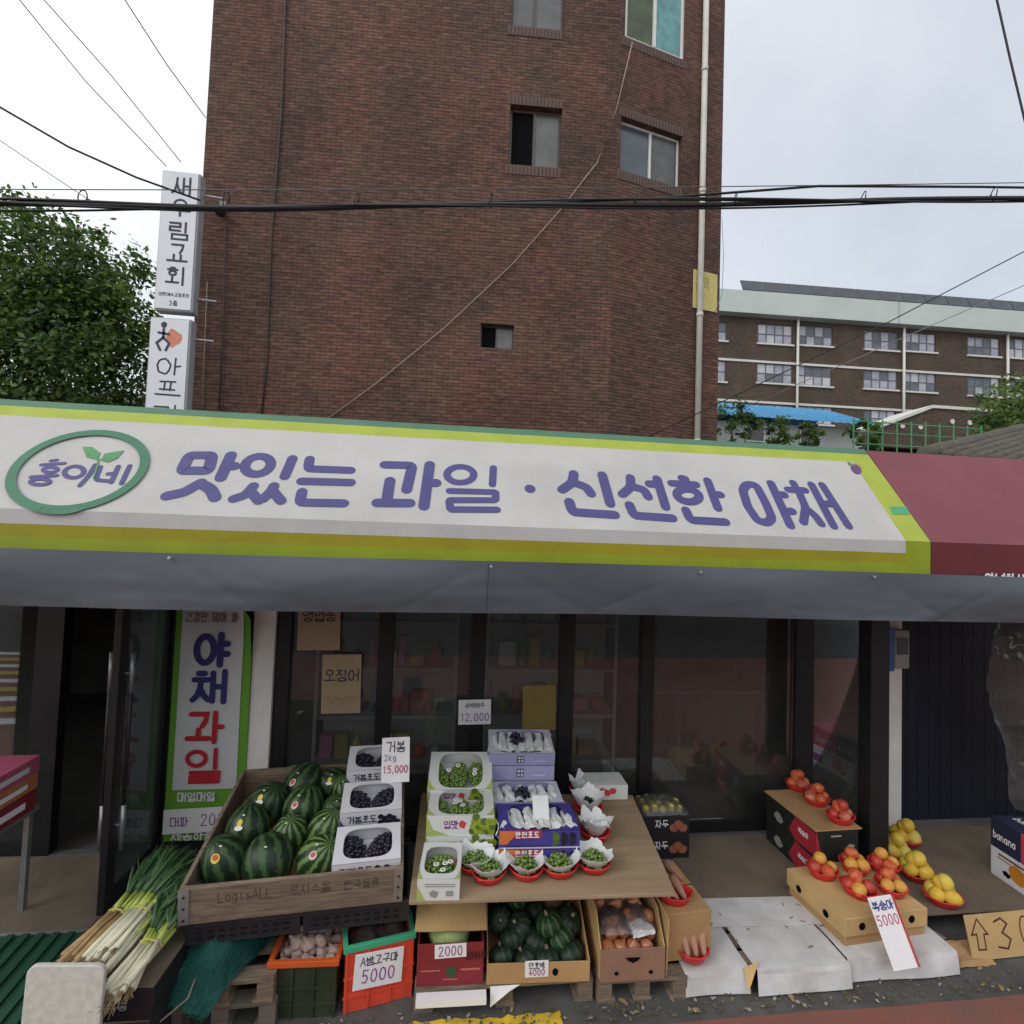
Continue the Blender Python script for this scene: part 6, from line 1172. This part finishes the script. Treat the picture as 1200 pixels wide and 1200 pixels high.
# teal net bag
NETM = mat('teal_net', (.01, .12, .10), .6, .2, 30)
def net(u, v):
    x = (u-.5)*.5; y = (v-.5)*.5; n_ = noise.noise(Vector((u*3, v*3, 6))); k = max(0, 1-((u-.5)**2+(v-.5)**2)*4.2); return (x+.03*n_, y+.02*n_, 0.01+.17*k**.7*(1+.9*n_)+.03*noise.noise(Vector((u*12, v*12, 1)))-.10*max(0, .28-v)*2)
nt_ = thing('net_bag', 'heap of teal green netting bag with a wire handle on the pallet', 'net bag', (-1.17, 2.90, .262), (0, 0, R(-25))); q = MB().grid(net, 40, 40).build('netting', NETM, nt_, smooth=True); wf = q.modifiers.new('net', 'WIREFRAME'); wf.thickness = .0035; wf.use_even_offset = False
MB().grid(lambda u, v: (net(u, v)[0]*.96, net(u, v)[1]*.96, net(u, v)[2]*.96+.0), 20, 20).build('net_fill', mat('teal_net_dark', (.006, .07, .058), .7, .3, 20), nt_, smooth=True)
MB().tube([(.02+.17*math.cos(a), .05+.1*math.sin(a), .13+.06*math.sin(a)) for a in [k*.42 for k in range(16)]], .004, 6).build('handle', mat('net_wire', (.12, .35, .32), .4), nt_, smooth=True); MB().box(.06, -.09, .135, .1, -.03, .14).build('tag', PAPER, nt_, rot=(0, 0, .3)); MB().tube([(.0, -.2, .05), (.1, -.12, .11), (.13, -.22, .0), (.06, -.3, -.06)], .004, 5).build('cord', mat('cord_tan', (.3, .26, .2)), nt_)
# carton stand at the left edge
t = thing('display_stand', 'pale metal display stand by the left window', 'stand', (-2.95, 2.75, STEPZ)); t.location.z = .001
MB().box(0, 0, .70, .5, .78, .725).build('top', STEEL, t, bevel=.003)
for x in (.02, .45):
    for y in (.02, .73): MB().box(x, y, .0, x+.03, y+.03, .70).build('leg', STEEL, t)
for k, (c1, c2, h) in enumerate(((DRC, PAPER, .12), (mat('orange_carton', (.42, .17, .06), .6), PAPER, .09), (mat('rose_carton', (.42, .09, .16), .6), WBX, .10))):
    tt = thing('fruit_carton', ['dark red fruit carton at the bottom on the display stand', 'orange and white fruit carton in the middle of the stand', 'rose pink fruit carton topping the stack on the stand'][k], 'carton', (-2.94+.01*k, 2.76, .727+sum((.12, .09, .10)[:k])+.001*k), (0, 0, R(-1+k))); MB().box(0, 0, 0, .48, .74, h).build('box', c1, tt, bevel=.003)
    for y0, y1 in ((.1, .3), (.42, .66)): q = MB(); q.poly([(.4814, y0, h*.3), (.4814, y1, h*.3), (.4814, y1, h*.62), (.4814, y0, h*.62)]); q.build('printed_panel', c2, tt)
    q = MB(); q.poly([(.05, .08, h+.0012), (.43, .08, h+.0012), (.43, .2, h+.0012), (.05, .2, h+.0012)]); q.build('printed_panel', PAPER, tt)
# ------------------------------------------------------------------ dim shop interior
SHF = mat('shelf_white', (.45, .45, .44), .6); rd = random.Random(11)
GC = [mat('goods_%d' % k, c, .6, .15) for k, c in enumerate(((.5, .1, .08), (.5, .4, .1), (.1, .3, .12), (.55, .55, .52), (.12, .2, .45), (.4, .25, .12), (.5, .2, .35)))]
for s, (x0, y0, nm) in enumerate(((-1.15, 4.75, 'behind the squid notice'), (.35, 4.75, 'behind the purple cartons'))):
    t = thing('store_shelf', 'pale store shelf inside the shop '+nm, 'shelf', (x0, y0, .12))
    for k in range(5): MB().box(0, 0, .25+k*.42, 1.25, .4, .28+k*.42).build('shelf', SHF, t)
    MB().box(0, .4, 0, 1.25, .42, 2.1).build('back_panel', SHF, t)
    for x in (0, 1.22): MB().box(x, -.01, 0, x+.03, 0, 2.1).build('upright', SHF, t)
    for k in range(5):
        x = .04
        while x < 1.1:
            wd = rd.uniform(.06, .17); h = rd.uniform(.1, .3); mt = rd.choice(GC)
            if rd.random() < .4: q = MB(); q.lathe([(0, 0), (wd*.4, 0), (wd*.4, h*.65), (wd*.16, h*.8), (wd*.16, h), (0, h)], 12, c=(wd/2, 0, 0)); o = q.build('bottle', mt, smooth=True)
            else: o = MB().box(0, -.05, 0, wd, .07, h).build('package', mt, bevel=.006)
            o.location = (x0+x, y0+.15, .12+.281+k*.42); tag(o, 'grocery %s standing on the dim shelf %s' % ('bottle' if o.name.startswith('bottle') else 'package', nm), 'bottle' if o.name.startswith('bottle') else 'package', 'groceries '+nm); x += wd+.02
t = thing('shop_counter', 'pale counter inside the shop behind the glass', 'counter', (1.9, 4.9, .12)); MB().box(0, 0, 0, 1.2, .5, .85).build('cabinet', mat('counter_brown', (.2, .11, .07), .6, .15), t); MB().box(-.03, -.03, .8505, 1.23, .53, .88).build('top', SHF, t)
tag(MB().grid(lambda u, v: (1.75+1.0*u, 4.2+.04*math.sin(u*24)+.03*noise.noise(Vector((u*5, v*3, 0))), .3+1.95*v), 50, 20).build('vinyl_curtain', VIN, smooth=True), 'clear vinyl strip curtain hanging inside the glass near the peaches', 'curtain')
